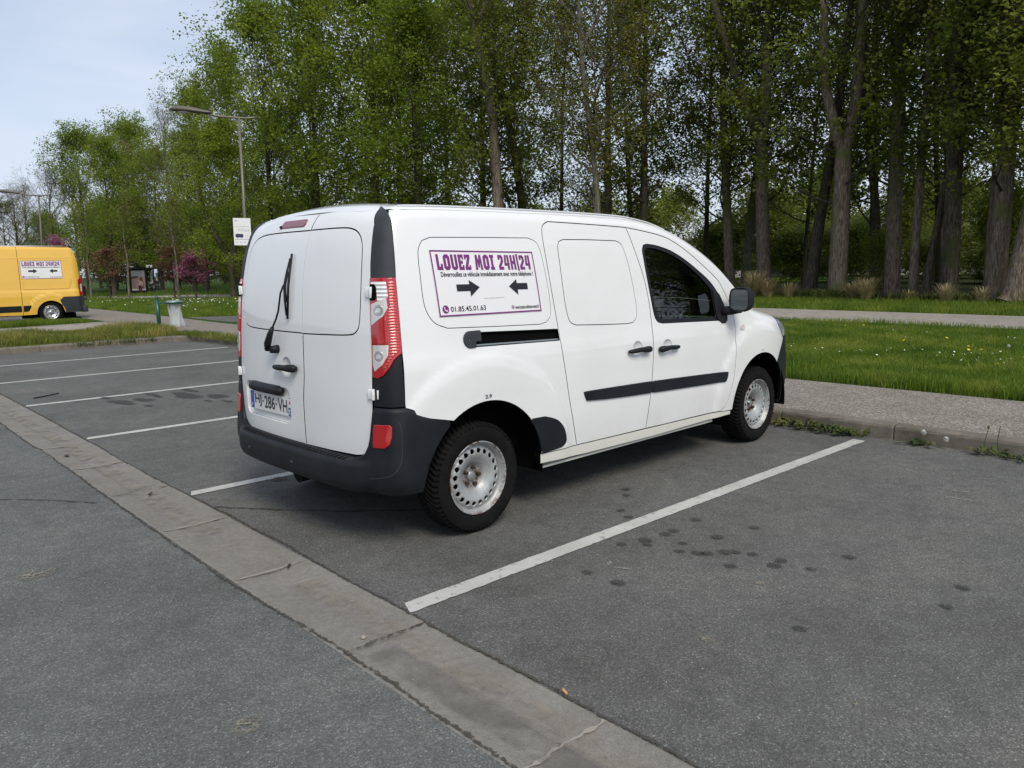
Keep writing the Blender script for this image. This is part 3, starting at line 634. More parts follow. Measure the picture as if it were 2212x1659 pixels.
# rear doors
gap = cr([(-.118,.503),(-.114,.62),(-.114,.755),(-.128,.889),(-.121,1.059),(-.119,1.13)],4); gapu = cr([(-.118,1.134),(-.112,1.288),(-.104,1.487),(-.102,1.60),(-.103,1.69)],4); gapt = cr([(-.103,1.695),(-.102,1.75),(-.100,1.79)],3)
wl = cr([(-.118,1.133),(.2,1.134),(.50,1.138),(.585,1.146),(.64,1.168),(.664,1.23),(.660,1.33),(.645,1.50),(.625,1.595),(.58,1.652),(.50,1.681),(.37,1.691),(.12,1.693),(-.103,1.692)],4)
wr = cr([(-.119,1.131),(-.35,1.136),(-.55,1.143),(-.610,1.158),(-.637,1.20),(-.643,1.33),(-.632,1.50),(-.612,1.60),(-.57,1.655),(-.50,1.683),(-.38,1.692),(-.103,1.693)],4)
YE = lambda z: float(np.interp(z,[.5,.6,.8,1.1,1.4,1.6,1.7,1.79],[.70,.722,.740,.737,.716,.690,.672,.635]))
zz = list(np.arange(.62, 1.79, .09))
doorL = gap[:1]+[(.2,.502),(.60,.503),(.655,.508),(.70,.535),(.72,.575)]+[(YE(z)+.004, z) for z in zz]+[(.63,1.788),(.3,1.797)]+gapt[::-1]+wl[::-1]+gap[::-1][1:]
doorR = gap[:1]+[(-.4,.508),(-.60,.513),(-.655,.522),(-.698,.550),(-.716,.59)]+[(-YE(z), z) for z in zz]+[(-.62,1.789),(-.35,1.796)]+gapt[::-1]+wr[::-1]+gap[::-1][1:]
pr = rrect(.045,.600,.650,.800,.05,5); hh = ell(.07,.928,.054,.054,22)
dl = patch('rear_door', doorL, m_rear, 'white_paint', van, [pr, hh], white=(0, 1), depth=.025, step=.045, rimstep=.022, inset=.0062, rnd=.0012, flip=True)
dr = patch('rear_door', doorR, m_rear, 'white_paint', van, depth=.025, step=.045, rimstep=.022, inset=.0062, rnd=.0012, flip=True)
winL = wl+[(-.103,1.692)]+gapu[::-1]; winR = wr+gapu[::-1]
patch('blanked_window', winL, m_rear, 'white_paint', dl, lift=.0005, depth=.02, inset=.003, step=.05, rimstep=.022, rnd=.0015, flip=True)
patch('blanked_window', winR, m_rear, 'white_paint', dr, lift=.0005, depth=.02, inset=.003, step=.05, rimstep=.022, rnd=.0015, flip=True)
patch('door_gap_shade', [(-.14,.50)]+[(-.74,.50),(-.76,.8),(-.73,1.42),(-.64,1.78),(.64,1.78),(.73,1.42),(.76,.8),(.74,.50)], m_rear, 'dark_void', van, [pr, hh], lift=-.022, depth=0, inset=0, step=.08, flip=True)  # black sheet behind the rear doors, standing in for shade in their gaps
patch('plate_recess', pr, m_rear, 'white_paint', dl, lift=-.016, depth=0, inset=-.003, step=.04, flip=True)
patch('handle_recess', ell(.07,.928,.057,.057,22), m_rear, 'white_paint', dl, lift=lambda u, v: -.004-.02*np.clip(1-((u-.07)**2+(v-.928)**2)/.057**2, 0, 1), depth=0, inset=0, step=.012, flip=True)
t = np.linspace(-1, 1, 15); P = m_rear(.060-.128*t, np.full(15,.928)); b = MB(); rad = .017+.006*np.clip((t-.1)/.5,0,1)-.003*np.clip((-t-.4)/.4,0,1); rad[0] *= .5; rad[-1] *= .55
b.tube([(p[0]-.014-.018*max(0,1-q*q)**.5, p[1], p[2]+.004*q) for p, q in zip(P, t)], list(rad), 12); b.build('door_handle', 'black_plastic', dl, True)
# number plate on its own plane
pc = m_rear(np.array([.29]), np.array([.695]))[0]
def m_plate(u, v):                        # u to the right as read, v up, metres from the plate's lower left corner
    yy = .29+.26-u; return np.stack([pc[0]+.008-.010*(yy-.29)/.26*0+(v-.055)*.10*0-.0*u, yy, .640+v], 1)
npl = patch('number_plate', rrect(0,0,.52,.11,.008,3), m_plate, 'plate_white', dl, lift=.006, depth=.005, inset=0, step=.1, rnd=.001)
put2d('plate_band', *tri_poly([(.002,.002),(.045,.002),(.045,.108),(.002,.108)]), None, m_plate, 'plate_blue', npl, .0068, keep=True)
put2d('plate_band', *tri_poly([(.475,.002),(.518,.002),(.518,.108),(.475,.108)]), None, m_plate, 'plate_blue', npl, .0068, keep=True)
put2d('emblem', *tri_poly([(.477,.052),(.516,.052),(.516,.106),(.477,.106)]), None, m_plate, 'plate_white', npl, .0074, keep=True)
star = [(.4965+(.015 if k % 2 == 0 else .006)*math.cos(PI/2+k*PI/8), .082+(.015 if k % 2 == 0 else .006)*math.sin(PI/2+k*PI/8)) for k in range(16)]
put2d('emblem', *tri_poly(star), None, m_plate, 'plate_red', npl, .008, keep=True)
for s_, r_ in (('HJ', (.060,.018,.143,.094)), ('286', (.183,.018,.313,.094)), ('VH', (.352,.018,.462,.094))): put_text(s_, r_, m_plate, 'black_ink', npl, bold=.012, lift=.0072)
for cx in (.163,.332): put2d('lettering', *tri_poly(ell(cx,.056,.007,.007,10)), None, m_plate, 'black_ink', npl, .0072, keep=True)
put_text('F', (.017,.012,.031,.034), m_plate, 'plate_white', npl, bold=.02, lift=.0075); put_text('77', (.480,.010,.514,.040), m_plate, 'plate_white', npl, bold=.02, lift=.0075)
for k in range(12): put2d('emblem', *tri_poly(ell(.0235+.013*math.cos(k*PI/6), .078+.013*math.sin(k*PI/6), .0022,.0022,5)), None, m_plate, 'white_lens', npl, .0075, keep=True)
b = MB(); t = np.linspace(-1,1,13); P = m_rear(.335+.215*t, np.full(13,.783))
b.tube([(p[0]-.006, p[1], p[2]-.010*q*0) for p, q in zip(P, t)], [.014]+[.030]*11+[.012], 12)
gh = b.build('plate_lamp_bar', 'black_plastic', dl, True)
patch('brake_light', rrect(-.012,1.722,.258,1.758,.014,4), m_rear, 'dark_red_lens', dl, lift=.005, depth=.008, inset=0, step=.03, rnd=.004, flip=True)
b = MB(); q = m_rear(np.array([.262]), np.array([1.728]))[0]; b.lathe([(.0,-.012),(.008,-.012),(.011,0)], 10, (q[0],q[1],q[2]), 'Z'); b.ellipsoid((q[0]-.004,q[1],q[2]), (.012,.012,.009)); b.build('washer_jet', 'black_plastic', dl, True)
def rp_(y, z, o): q = m_rear(np.array([y]), np.array([z]))[0]; return (q[0]-o, q[1], q[2])
b = MB(); b.tube([rp_(.173,1.026,-.005), rp_(.173,1.026,.045)], [.026,.021], 14); b.build('wiper_pivot', 'black_plastic', dl, True)
b = MB(); b.tube([rp_(.215,1.020,.045), rp_(.20,1.060,.050), rp_(.165,1.12,.050), rp_(.145,1.155,.046)], [.015,.021,.017,.011], 10)
b.tube([rp_(.148,1.15,.046), rp_(.105,1.205,.044), rp_(.083,1.25,.042), rp_(.074,1.35,.036), rp_(.048,1.395,.034)], .0055, 8); b.build('wiper_arm', 'black_plastic', dl, True)
b = MB(); b.tube([rp_(.031,1.205,.012), rp_(.033,1.39,.012), rp_(.030,1.570,.012)], .0065, 6)
b.tube([rp_(.035,1.225,.018), rp_(.041,1.31,.024), rp_(.045,1.39,.028), rp_(.040,1.46,.024), rp_(.033,1.545,.018)], [.004,.007,.009,.007,.004], 6); b.tube([rp_(.036,1.30,.016), rp_(.042,1.39,.026), rp_(.036,1.47,.016)], .004, 6)
b.build('wiper_blade', 'black_plastic', dl, True)
# rear bumper loft
def bump_off(phi, z):                      # phi degrees, 0 = facing back
    k = np.clip((phi+8)/48, 0, 1); k = k*k*(3-2*k)
    c = np.interp(z,[.325,.345,.38,.43,.48,.497,.505],[.045,.072,.089,.092,.086,.074,.055]); s = np.interp(z,[.325,.345,.40,.47,.55,.65,.72,.785],[-.01,.012,.034,.036,.026,.016,.010,.004])
    s = s*np.interp(phi,[60,90],[1,.35]); return c*(1-k)+s*k
cols = []
def col_side(sg):
    for x in (-.245,-.27,-.30,-.34,-.38): cols.append(((x, sg*.60), (0, sg), 90))
    for a in np.linspace(88, 2, 40): cols.append(((-.40, sg*.60), (-math.cos(math.radians(a)), sg*math.sin(math.radians(a))), a))
col_side(-1); [cols.append(((-.40, y), (-1, 0), 0 if abs(y) > .5 else 0)) for y in np.linspace(-.59,.59,28)]
k0 = len(cols); col_side(1); cols[k0:] = cols[k0:][::-1]
V, NR, NL = [], 16, 4
for (bx, by), (dx, dy), a in cols:
    if bx > -.395: zt = float(np.interp(bx,[-.455,-.345,-.245],[.731,.704,.679])); zb = max(.33, .315+math.sqrt(max(.437**2-(bx-.03)**2, 0)) if bx > -.407 else .33)
    else: zt = float(np.interp(a,[0,13,24,30,34,36,72,90],[.503,.518,.545,.597,.74,.785,.783,.745])); zb = .33
    if bx > -.395: zt = float(np.interp(bx,[-.40,-.345,-.245],[.727,.704,.682]))
    if bx <= -.395 and a > 80: zt = float(np.interp(a,[72,88],[.765,.729]))
    if 36 <= a <= 72 and bx <= -.395: zt = .783
    ztm = zt
    for i in range(NR):
        z = zb+(ztm-zb)*(i/(NR-1))**.85
        f_ = float(bump_off(a if bx <= -.395 else 90, z)); p = solve_dir(np.array([[bx,by,max(z,.34)]]), np.array([[dx,dy,0.]]), 0, .8, 22)[0]
        if bx > -.395: f_ = .006
        V.append((p[0]+dx*f_, p[1]+dy*f_, z))
    x0, y0, z0 = V[-1]; inn = float(bump_off(a if bx <= -.395 else 90, zt))+.035
    for j in range(1, NL+1):
        V.append((x0-dx*inn*j/NL, y0-dy*inn*j/NL, z0+(.006 if a < 30 else -.004)*j/NL))
R_ = NR+NL; Fb = [(i*R_+j, i*R_+j+1, (i+1)*R_+j+1, (i+1)*R_+j) for i in range(len(cols)-1) for j in range(R_-1)]
rb = mk('rear_bumper', V, Fb, 'black_plastic', van, True)
Vs = []; 
b = MB()
for y in np.arange(-.56,.60,.035):
    q = m_rear(np.array([y]), np.array([.51]))[0]; b.box((q[0]-.042, y, .5075), (.05,.009,.004), rz=.25)
b.build('step_rib', 'black_plastic', rb)
for y, z in ((.44,.415),(-.10,.415),(-.62,.42),(.62,.42)):
    q = m_rear(np.array([y]), np.array([z]))[0]; o_ = float(bump_off(max(0,(abs(y)-.58)*400) if abs(y) > .58 else 0, z)); b = MB(); R = Matrix.Rotation(0,3,'Z')
    pr_ = [(.0,-.006),(.006,-.006),(.007,-.001),(.012,-.001),(.014,.006)]; vv = []
    n_ = 16; bx = q[0]-o_
    for r, h in pr_:
        for k in range(n_): vv.append((bx-.002+h, y+r*math.cos(2*PI*k/n_), z+r*math.sin(2*PI*k/n_)))
    b.add(vv, [(i*n_+k, i*n_+(k+1) % n_, (i+1)*n_+(k+1) % n_, (i+1)*n_+k) for i in range(4) for k in range(n_)]); b.build('parking_sensor', 'grey_plastic', rb, True)
for sg in (-1, 1):
    fo = pz([(39,.695),(55,.700),(57,.690),(57,.640),(55,.605),(51,.587),(39,.582),(38,.60),(38,.68)])
    patch('rear_reflector', fo, m_pil(sg), 'bright_red_lens', rb, lift=lambda u, v: bump_off(np.degrees(u/PS), v)+.004, depth=.01, inset=0, step=.02, rnd=.003, flip=sg > 0)
    cre = cr([(62,.72),(64.5,.70),(65,.62),(63.5,.52),(58,.465),(50,.438),(36,.42),(30,.417)],6); u_ = np.array(pz(cre)); P = m_pil(sg)(u_[:,0], u_[:,1]); ang = u_[:,0]/PS; of = bump_off(np.degrees(ang), u_[:,1])
    P = P+np.stack([-np.cos(ang), sg*np.sin(ang), 0*ang],1)*(of-.0006)[:,None]; b = MB(); b.tube(P, .0022, 6); b.build('bumper_crease', 'grey_plastic', rb)
# sticker on the right side
def glyph(ch):
    G = {'L': (3.8, [([(0,0),(3.8,0),(3.8,3.0),(2.7,3.4),(2.3,1.7),(1.6,1.7),(1.6,8),(0,8)], [])]),
     'O': (4.2, [([(0,1.2),(1.1,0),(3.1,0),(4.2,1.2),(4.2,6.8),(3.1,8),(1.1,8),(0,6.8)], [[(1.65,1.9),(2.55,1.9),(2.55,6.1),(1.65,6.1)]])]),
     'U': (4.2, [([(0,1.2),(1.1,0),(3.1,0),(4.2,1.2),(4.2,8),(2.6,8),(2.6,1.7),(1.6,1.7),(1.6,8),(0,8)], [])]),
     'E': (3.6, [([(0,0),(3.6,0),(3.6,2.5),(2.7,2.6),(2.5,1.6),(1.6,1.6),(1.6,3.2),(3.0,3.2),(3.0,4.8),(1.6,4.8),(1.6,6.4),(2.5,6.4),(2.7,5.4),(3.6,5.5),(3.6,8),(0,8)], [])]),
     'Z': (3.9, [([(0,0),(3.9,0),(3.9,2.4),(3.0,2.5),(2.7,1.6),(1.9,1.6),(3.9,6.4),(3.9,8),(0,8),(0,5.5),(.9,5.4),(1.2,6.4),(2.0,6.4),(0,1.6)], [])]),
     'M': (5.2, [([(0,0),(1.6,0),(1.4,4.6),(2.2,1.2),(3.0,1.2),(3.8,4.6),(3.6,0),(5.2,0),(4.6,8),(3.3,8),(2.6,5.0),(1.9,8),(.6,8)], [])]),
     'I': (3.0, [([(0,0),(3.0,0),(3.0,1.4),(2.3,1.6),(2.3,6.4),(3.0,6.6),(3.0,8),(0,8),(0,6.6),(.7,6.4),(.7,1.6),(0,1.4)], [])]),
     '2': (3.7, [([(0,0),(3.7,0),(3.7,1.6),(1.7,1.6),(3.7,4.4),(3.7,6.9),(2.7,8),(0,8),(0,5.4),(1.3,5.4),(1.3,6.4),(2.1,6.4),(2.1,4.9),(0,2.1)], [])]),
     '4': (3.9, [([(2.2,0),(3.7,0),(3.7,2.2),(3.9,3.5),(3.7,3.6),(3.7,8),(2.2,8),(2.2,3.6),(1.4,3.6),(1.9,8),(.5,8),(0,3.4),(0,2.2),(2.2,2.2)], [])]),
     'H': (4.0, [([(0,0),(1.5,0),(1.5,3.2),(2.5,3.2),(2.5,0),(4,0),(4,8),(2.5,8),(2.5,4.8),(1.5,4.8),(1.5,8),(0,8)], [])]),
     '/': (1.6, [([(.3,-.6),(1.6,-.6),(1.3,8.6),(0,8.6)], [])])}
    return G[ch]
def sign(parent, mp_, lift=.0, ink='black_ink', flip=False):
    """mp_(a,b): a,b in 0..1 across and up the sign"""
    asp = 2.2
    def mm(u, v): return mp_(u/asp, v)
    sg_ = patch('advertising_sticker', [(0,0),(asp,0),(asp,1),(0,1)], mm, 'sign_white', parent, lift=.0015+lift, depth=.0012, inset=0, step=.09, rnd=.0003, flip=flip)
    bw = .022; V, Fc = tri_poly([(.005,.005),(asp-.005,.005),(asp-.005,.995),(.005,.995)], [[(bw,bw),(bw,1-bw),(asp-bw,1-bw),(asp-bw,bw)]])
    def P2(nm, V, Fc, mt, lf=.0032): return put2d(nm, V, Fc, None, mm, mt, sg_, lf+lift, flip, keep=True)
    V = []; Fc = []
    for (x0, y0, x1, y1) in ((.004,.004,asp-.004,bw+.004),(.004,.996-bw,asp-.004,.996),(.004,bw+.004,bw+.004,.996-bw),(asp-.004-bw,bw+.004,asp-.004,.996-bw)):
        n = max(1, int(max(x1-x0, y1-y0)/.12)); k = len(V)
        for i in range(n+1): V += [(x0+(x1-x0)*i/n, y0), (x0+(x1-x0)*i/n, y1)] if x1-x0 > y1-y0 else [(x1, y0+(y1-y0)*i/n), (x0, y0+(y1-y0)*i/n)]
        Fc += [(k+2*i, k+2*i+2, k+2*i+3, k+2*i+1) for i in range(n)]
    P2('border', V, Fc, 'purple_ink')
    # headline
    words = 'LOUEZ MOI 24H/24'; x = 0; place = []
    for ch in words:
        if ch == ' ': x += 2.4; continue
        w_, polys = glyph(ch); place.append((x, w_, polys)); x += w_+.75
    tot = x-.75; sx = (.955-.045)*asp/tot; y0, y1 = .700, .935; sy = (y1-y0)/8
    for x, w_, polys in place:
        for outer, holes in polys:
            f = lambda q: (.045*asp+(x+q[0])*sx, y0+q[1]*sy)
            V, Fc = tri_poly([f(q) for q in outer], [[f(q) for q in h] for h in holes]); P2('lettering', V, Fc, 'purple_ink')
    def T(s, a0, b0, a1, b1, mt=ink, bold=0):
        V, Fc = text_poly(s, bold); lo, hi = V.min(0), V.max(0); V = (V-lo)/(hi-lo)*np.array([(a1-a0)*asp, b1-b0])+np.array([a0*asp, b0]); P2('lettering', V, Fc, mt)
    T('Déverrouillez ce véhicule immédiatement avec votre téléphone !', .065, .575, .965, .672, bold=.018)
    T('01.85.45.01.63', .105, .070, .430, .150, bold=.012); T('www.location-utilitaires-senart.fr', .722, .060, .978, .122, bold=.012)
    T('https://www.location-utilitaires-senart.fr', .425, .245, .625, .262)
    for a0, a1, d in ((.185,.400,1),(.885,.690,-1)):
        L_ = a1-a0; pts = [(a0,.375),(a0+L_*.56,.375),(a0+L_*.56,.290),(a1,.430),(a0+L_*.56,.575-.03),(a0+L_*.56,.480),(a0,.480)]
        V, Fc = tri_poly([(p_[0]*asp, p_[1]) for p_ in (pts if d > 0 else pts[::-1])]); P2('arrow', V, Fc, ink)
    V, Fc = tri_poly(ell(.061*asp,.112,.062,.062,22)); P2('phone_icon', V, Fc, 'purple_ink')
    hs = [(-.032,.030),(-.018,.036),(-.010,.014),(-.018,.006),(.002,-.016),(.012,-.010),(.034,-.020),(.028,-.034),(.010,-.036),(-.020,-.012)]
    V, Fc = tri_poly([(.061*asp+a, .112+c) for a, c in hs]); P2('phone_icon', V, Fc, 'sign_white', .0040)
    V, Fc = tri_poly(ell(.700*asp,.094,.030,.030,16), [ell(.700*asp,.094,.020,.020,16)]); P2('globe_icon', V, Fc, 'purple_ink')
    V, Fc = tri_poly([(.700*asp-.02,.090),(.700*asp+.02,.090),(.700*asp+.02,.098),(.700*asp-.02,.098)]); P2('globe_icon', V, Fc, 'purple_ink')
    return sg_
Ms = m_side(-1); c00, c10, c01, c11 = map(np.array, ((-.248,1.222),(.510,1.216),(-.264,1.568),(.487,1.560)))
def m_sign(a, b):
    a = a[:,None]; b = b[:,None]; q = c00*(1-a)*(1-b)+c10*a*(1-b)+c01*(1-a)*b+c11*a*b; return Ms(q[:,0], q[:,1])
sign(van, m_sign, lift=.0015)
put_text('2.9', (.008,.768,.056,.789), Ms, 'black_ink', van, lift=.003, bold=.02); put_text('2.7', (3.03,.768,3.062,.782), Ms, 'grey_ink', van, lift=.003)
# inner shell, wheel wells, cab
b = MB(); b.box((.50,0,1.05), (1.72,1.40,1.34)); b.build('cargo_box', 'dark_void', van)
b = MB(); b.box((1.55,0,.33), (4.1,1.15,.10)); b.box((1.5,0,.36), (2.0,1.66,.10)); b.box((3.3,0,.62), (.5,1.1,.6)); b.box((-.45,0,.40), (.28,1.3,.14)); b.tube([(-.15,.25,.27),(-.5,.27,.25)], .07, 12); b.build('underbody', 'underbody', van)
for cx in (.03,3.05):
    for sg in (-1, 1):
        b = MB(); b.lathe([(.455,sg*.885),(.452,sg*.80),(.452,sg*.56),(.30,sg*.555),(.02,sg*.555)], 30, (cx,0,.315), 'Y', -.12, PI+(.0 if cx < 1 else .25), arc=True); b.build('wheel_arch_liner', 'dark_void', van, True)
b = MB(); b.box((2.0,0,.50), (1.1,1.5,.04)); b.box((1.39,0,1.02), (.04,1.56,1.30)); b.build('cab_floor', 'seat_fabric', van)
b = MB(); b.box((2.62,0,.92), (.42,1.56,.24), ry=.12); b.box((2.40,.37,1.00), (.24,.42,.12)); b.build('dashboard', 'dash_plastic', van, bevel=.03)
b = MB(); tp = [(2.13+.055*math.sin(q), .37+.18*math.cos(q), 1.0+.17*math.sin(q)) for q in np.linspace(0, 2*PI, 25)]; b.tube(tp, .014, 8, False); b.tube([(2.13,.37,1.0),(2.35,.37,.92)], .03, 8); b.box((2.13,.37,1.0), (.03,.14,.12)); b.build('steering_wheel', 'dash_plastic', van, True)
b = MB(); b.lathe([(.045,0),(.055,-.012),(.065,0)], 20, (2.36,-.62,1.055), 'Y'); b.build('air_vent', 'silver_reflector', van, True)
for sy in (-.37,.37):
    b = MB(); b.box((1.80,sy,.68), (.50,.50,.16)); b.box((1.56,sy,1.0), (.14,.48,.62), ry=-.2); b.box((1.48,sy,1.40), (.09,.26,.17), ry=-.1); b.build('seat', 'seat_fabric', van, bevel=.04)
# wheels
def tyre_mesh(b, out):
    prof = [(.205,-.083),(.222,-.094),(.258,-.0985),(.285,-.095),(.302,-.086),(.3085,-.070),(.311,0),(.3085,.070),(.302,.086),(.285,.095),(.258,.0985),(.232,.095),(.226,.0925),(.222,.094),(.205,.083)]
    b.lathe([(r, h) for r, h in prof], 72)
    n = 62
    for i in range(n):
        for s in (-1, 1):
            V = []; a0 = 2*PI*i/n+(PI/n if s > 0 else 0)
            ks = 7
            for j in range(ks+1):
                t = .003+(.094-.003)*j/ks; y = s*t; sw = .155*(1-(t/.094))**1.5; wd = 2*PI/n*.33*(1 if j < ks else .8)
                hgt = .0045 if j < ks-1 else (.004 if j < ks else .0015); rr = float(np.interp(abs(t),[0,.070,.086,.095],[.311,.3085,.302,.289]))
                for da, dr in ((-wd,-.004),(-wd,hgt),(wd,hgt),(wd,-.004)):
                    V.append(((rr+dr)*math.cos(a0-sw+da), y+(s*.004 if dr > 0 and j == ks else 0), (rr+dr)*math.sin(a0-sw+da)))
            F_ = [(j*4+c, j*4+c+1, j*4+c+5, j*4+c+4) for j in range(ks) for c in range(3)]+[(0,1,2,3),(ks*4+3,ks*4+2,ks*4+1,ks*4)]
            if s < 0: F_ = [f[::-1] for f in F_]
            b.add(V, F_)
def disc_depth(r): return np.interp(r,[0,.03,.058,.068,.085,.115,.135,.160,.172,.182],[.020,.020,.020,.026,.046,.066,.073,.071,.062,.050])
def m_disc(u, v): return np.stack([u, -disc_depth(np.hypot(u, v)), v], 1)
wheel_src = None
def make_wheel(seed):
    w_ = empty('wheel', (0,0,0)); w_.parent = van; b = MB(); tyre_mesh(b, True); ty = b.build('tyre', 'tyre_rubber', w_, True)
    me = ty.data
    b = MB(); b.lathe([(.186,.085),(.196,-.03),(.186,-.045),(.184,-.062),(.190,-.070),(.197,-.076),(.203,-.082),(.2085,-.090),(.2085,-.094),(.204,-.096),(.200,-.091),(.196,-.083),(.190,-.075)], 64); b.build('rim', 'steel_rim', w_, True)
    holes = [ell(.152*math.cos(2*PI*k/20+.1), .152*math.sin(2*PI*k/20+.1), .0175,.0175,14) for k in range(20)]
    patch('rim_disc', ell(0,0,.186,.186,80), m_disc, 'steel_rim', w_, holes, depth=.008, inset=0, step=.014, rnd=.002, rimstep=.008)
    b = MB(); b.lathe([(.0,-.034),(.022,-.034),(.028,-.030),(.030,-.018)], 20); b.build('hub_cap', 'galvanised', w_, True)
    for k in range(5):
        a = 2*PI*k/5+.35; x, z = .050*math.cos(a), .050*math.sin(a); b = MB(); b.lathe([(.0,-.048),(.008,-.048),(.0105,-.044),(.011,-.018)], 6, (x,0,z)); b.build('wheel_bolt', 'rusty_steel', w_)
    b = MB(); b.lathe([(.0,-.01),(.165,-.01),(.165,.05)], 28); b.build('brake_disc', 'dark_void', w_, True)
    return w_
def dup_tree(o, parent=None):
    c = o.copy(); COL.objects.link(c)
    if parent: c.parent = parent; c.matrix_parent_inverse = o.matrix_parent_inverse
    for ch in list(o.children): dup_tree(ch, c)
    return c
wh = make_wheel(1); wh.location = (.0,-.765,.3155); wh.rotation_euler = (0,.25,0)
for (x, y, ry, rz) in ((3.081,-.765,1.1,0),(0,.765,.6,PI),(3.081,.765,0,PI)):
    c = dup_tree(wh, van); c.location = (x, y, .3155); c.rotation_euler = (0, ry, rz)
# ================================================================= ground
rng = np.random.default_rng(7); random.seed(7)
def sheet(name, poly, z, mat, parent=None, label=None, step=None, kind='structure', zf=None):
    if step:
        def mp_(u, v): return np.stack([u, v, (zf(u, v) if zf else np.full_like(u, z))], 1)
        o = patch(name, poly, mp_, mat, parent, depth=0, inset=0, step=step, rimstep=step)
    else:
        V, Fc = tri_poly(poly); o = mk(name, np.c_[V, np.full(len(V), z)], Fc, mat, parent)
    if kind: o['kind'] = kind
    if label: o['label'] = label
    return o
g = mk('ground', [(-900,-900,-.7),(900,-900,-.7),(900,900,-.7),(-900,900,-.7)], [(0,1,2,3)], 'woodland_floor'); tag(g, 'dark ground stretching away beyond the park', kind='structure')
GX0, GX1 = -1.272, -.876
bays = sheet('parking_bays', [(GX1,-40),(6,-40),(6,13.9),(4.0,13.9),(GX1,13.9)], 0, 'asphalt_bay', label='grey asphalt of the marked parking bays')
lane = sheet('driving_lane', [(-45,-40),(GX0,-40),(GX0,13.9),(GX0,60),(-45,60)], 0, 'asphalt_lane', label='bluish grey asphalt of the driving lane')
bay2 = sheet('far_parking_bays', [(GX0+.001,23.2),(4.15,23.2),(4.15,60),(GX0+.001,60)], -.002, 'asphalt_bay', label='far asphalt bays beyond the grass island')
under = sheet('parking_underlay', [(-2,-40),(4.4,-40),(4.4,60),(-2,60)], -.03, 'dark_void', label='dark base under the gutter joints')
# the dished concrete gutter: 1 m slabs
gut = empty('gutter'); tag(gut, 'pale dished concrete gutter between lane and bays', kind='structure')
def slab(L_):
    prof = [(-.198,-.03),(-.198,.001),(-.19,.003),(-.10,-.006),(-.02,-.012),(.06,-.010),(.12,-.004),(.19,.003),(.198,.001),(.198,-.03)]
    V = [(x, y, z) for y in (-L_/2, -L_/2+.004, L_/2-.004, L_/2) for x, z in [(a, b-(.0015 if abs(y) > L_/2-.003 else 0)) for a, b in prof]]; n = len(prof)
    Fc = [(j*n+i, j*n+i+1, (j+1)*n+i+1, (j+1)*n+i) for j in range(3) for i in range(n-1)]; return V, [f[::-1] for f in Fc]+[tuple(range(n)), tuple(range(3*n, 4*n))[::-1]]
V, Fc = slab(.9975); s0 = mk('gutter_slab', V, Fc, 'gutter_concrete', gut, False)
ys_ = [-.67+.9985*k for k in range(-10, 24)]
for i, y in enumerate(ys_):
    c = s0 if i == 0 else s0.copy()
    if i: COL.objects.link(c); c.parent = gut
    c.location = ((GX0+GX1)/2+random.uniform(-.003,.003), y+.5, random.uniform(-.002,.002)); c.rotation_euler = (random.uniform(-.002,.002), 0, random.uniform(-.004,.004))
def strip(name, pts, w, z, mat, parent, jag=.5, seg=.03, kind=None, seed=0):
    r = np.random.default_rng(seed); P = []
    pts = [np.array(q, float) for q in pts]
    for a, b in zip(pts[:-1], pts[1:]):
        n = max(1, int(np.linalg.norm(b-a)/seg))
        for j in range(n): P.append(a+(b-a)*j/n)
    P.append(pts[-1]); P = np.array(P); d = np.gradient(P, axis=0); d /= np.linalg.norm(d,axis=1)[:,None]; nn = np.stack([-d[:,1], d[:,0]],1)
    ww = w*(1+jag*r.uniform(-1,1,(len(P),2))); ww = np.maximum(ww, w*.06); sh = np.cumsum(r.normal(0, w*.12*jag, len(P))); sh -= np.linspace(sh[0], sh[-1], len(P))
    A = P+nn*(ww[:,0]/2+sh)[:,None]; Bq = P-nn*(ww[:,1]/2-sh)[:,None]; V = np.empty((2*len(P),3)); V[0::2,:2] = A; V[1::2,:2] = Bq; V[:,2] = z
    return mk(name, V, [(2*i, 2*i+1, 2*i+3, 2*i+2) for i in range(len(P)-1)], mat, parent)
for x, sd_ in ((GX0-.004, 1), (GX1+.004, 2)): strip('joint_crack', [(x,-8),(x,4)], .013, .006, 'joint_dark', gut, .95, .012, seed=sd_)
for x, sd_ in ((GX0-.004, 3), (GX1+.004, 4)): strip('joint_crack', [(x,4),(x,24)], .013, .006, 'joint_dark', gut, .9, .05, seed=sd_)
for i, y in enumerate(ys_):
    if -4 < y < 8: strip('joint_mortar', [(GX0+.01,y+random.uniform(-.01,.01)),(-1.07,y),(GX1-.01,y+random.uniform(-.01,.01))], .012, .0045, 'crack_filler' if i % 3 else 'joint_dark', gut, 1.0, .02, seed=20+i)
# bay lines
Y0, BW = -1.510, 2.513
for k in range(-2, 6):
    y = Y0+BW*k; xe = 3.70 if k < 5 else 3.62; r = np.random.default_rng(k+10); n = 160; X = np.linspace(GX1+.025+(.0), xe, n); w2 = .05
    V = np.empty((2*n,3)); V[0::2] = np.c_[X+.00, y+w2+r.normal(0,.0016,n), np.full(n,.004)]; V[1::2] = np.c_[X-.0, y-w2+r.normal(0,.0016,n), np.full(n,.004)]
    V[0,0] += .02; V[1,0] -= .02
    o = mk('bay_line', V, [(2*i, 2*i+1, 2*i+3, 2*i+2) for i in range(n-1)], 'line_paint', bays)
for k in range(4):
    y = 25.6+2.5*k; o = mk('bay_line', [(-.8,y-.05,.003),(3.6,y-.05,.003),(3.6,y+.05,.003),(-.8,y+.05,.003)], [(0,1,2,3)], 'line_paint', bay2)
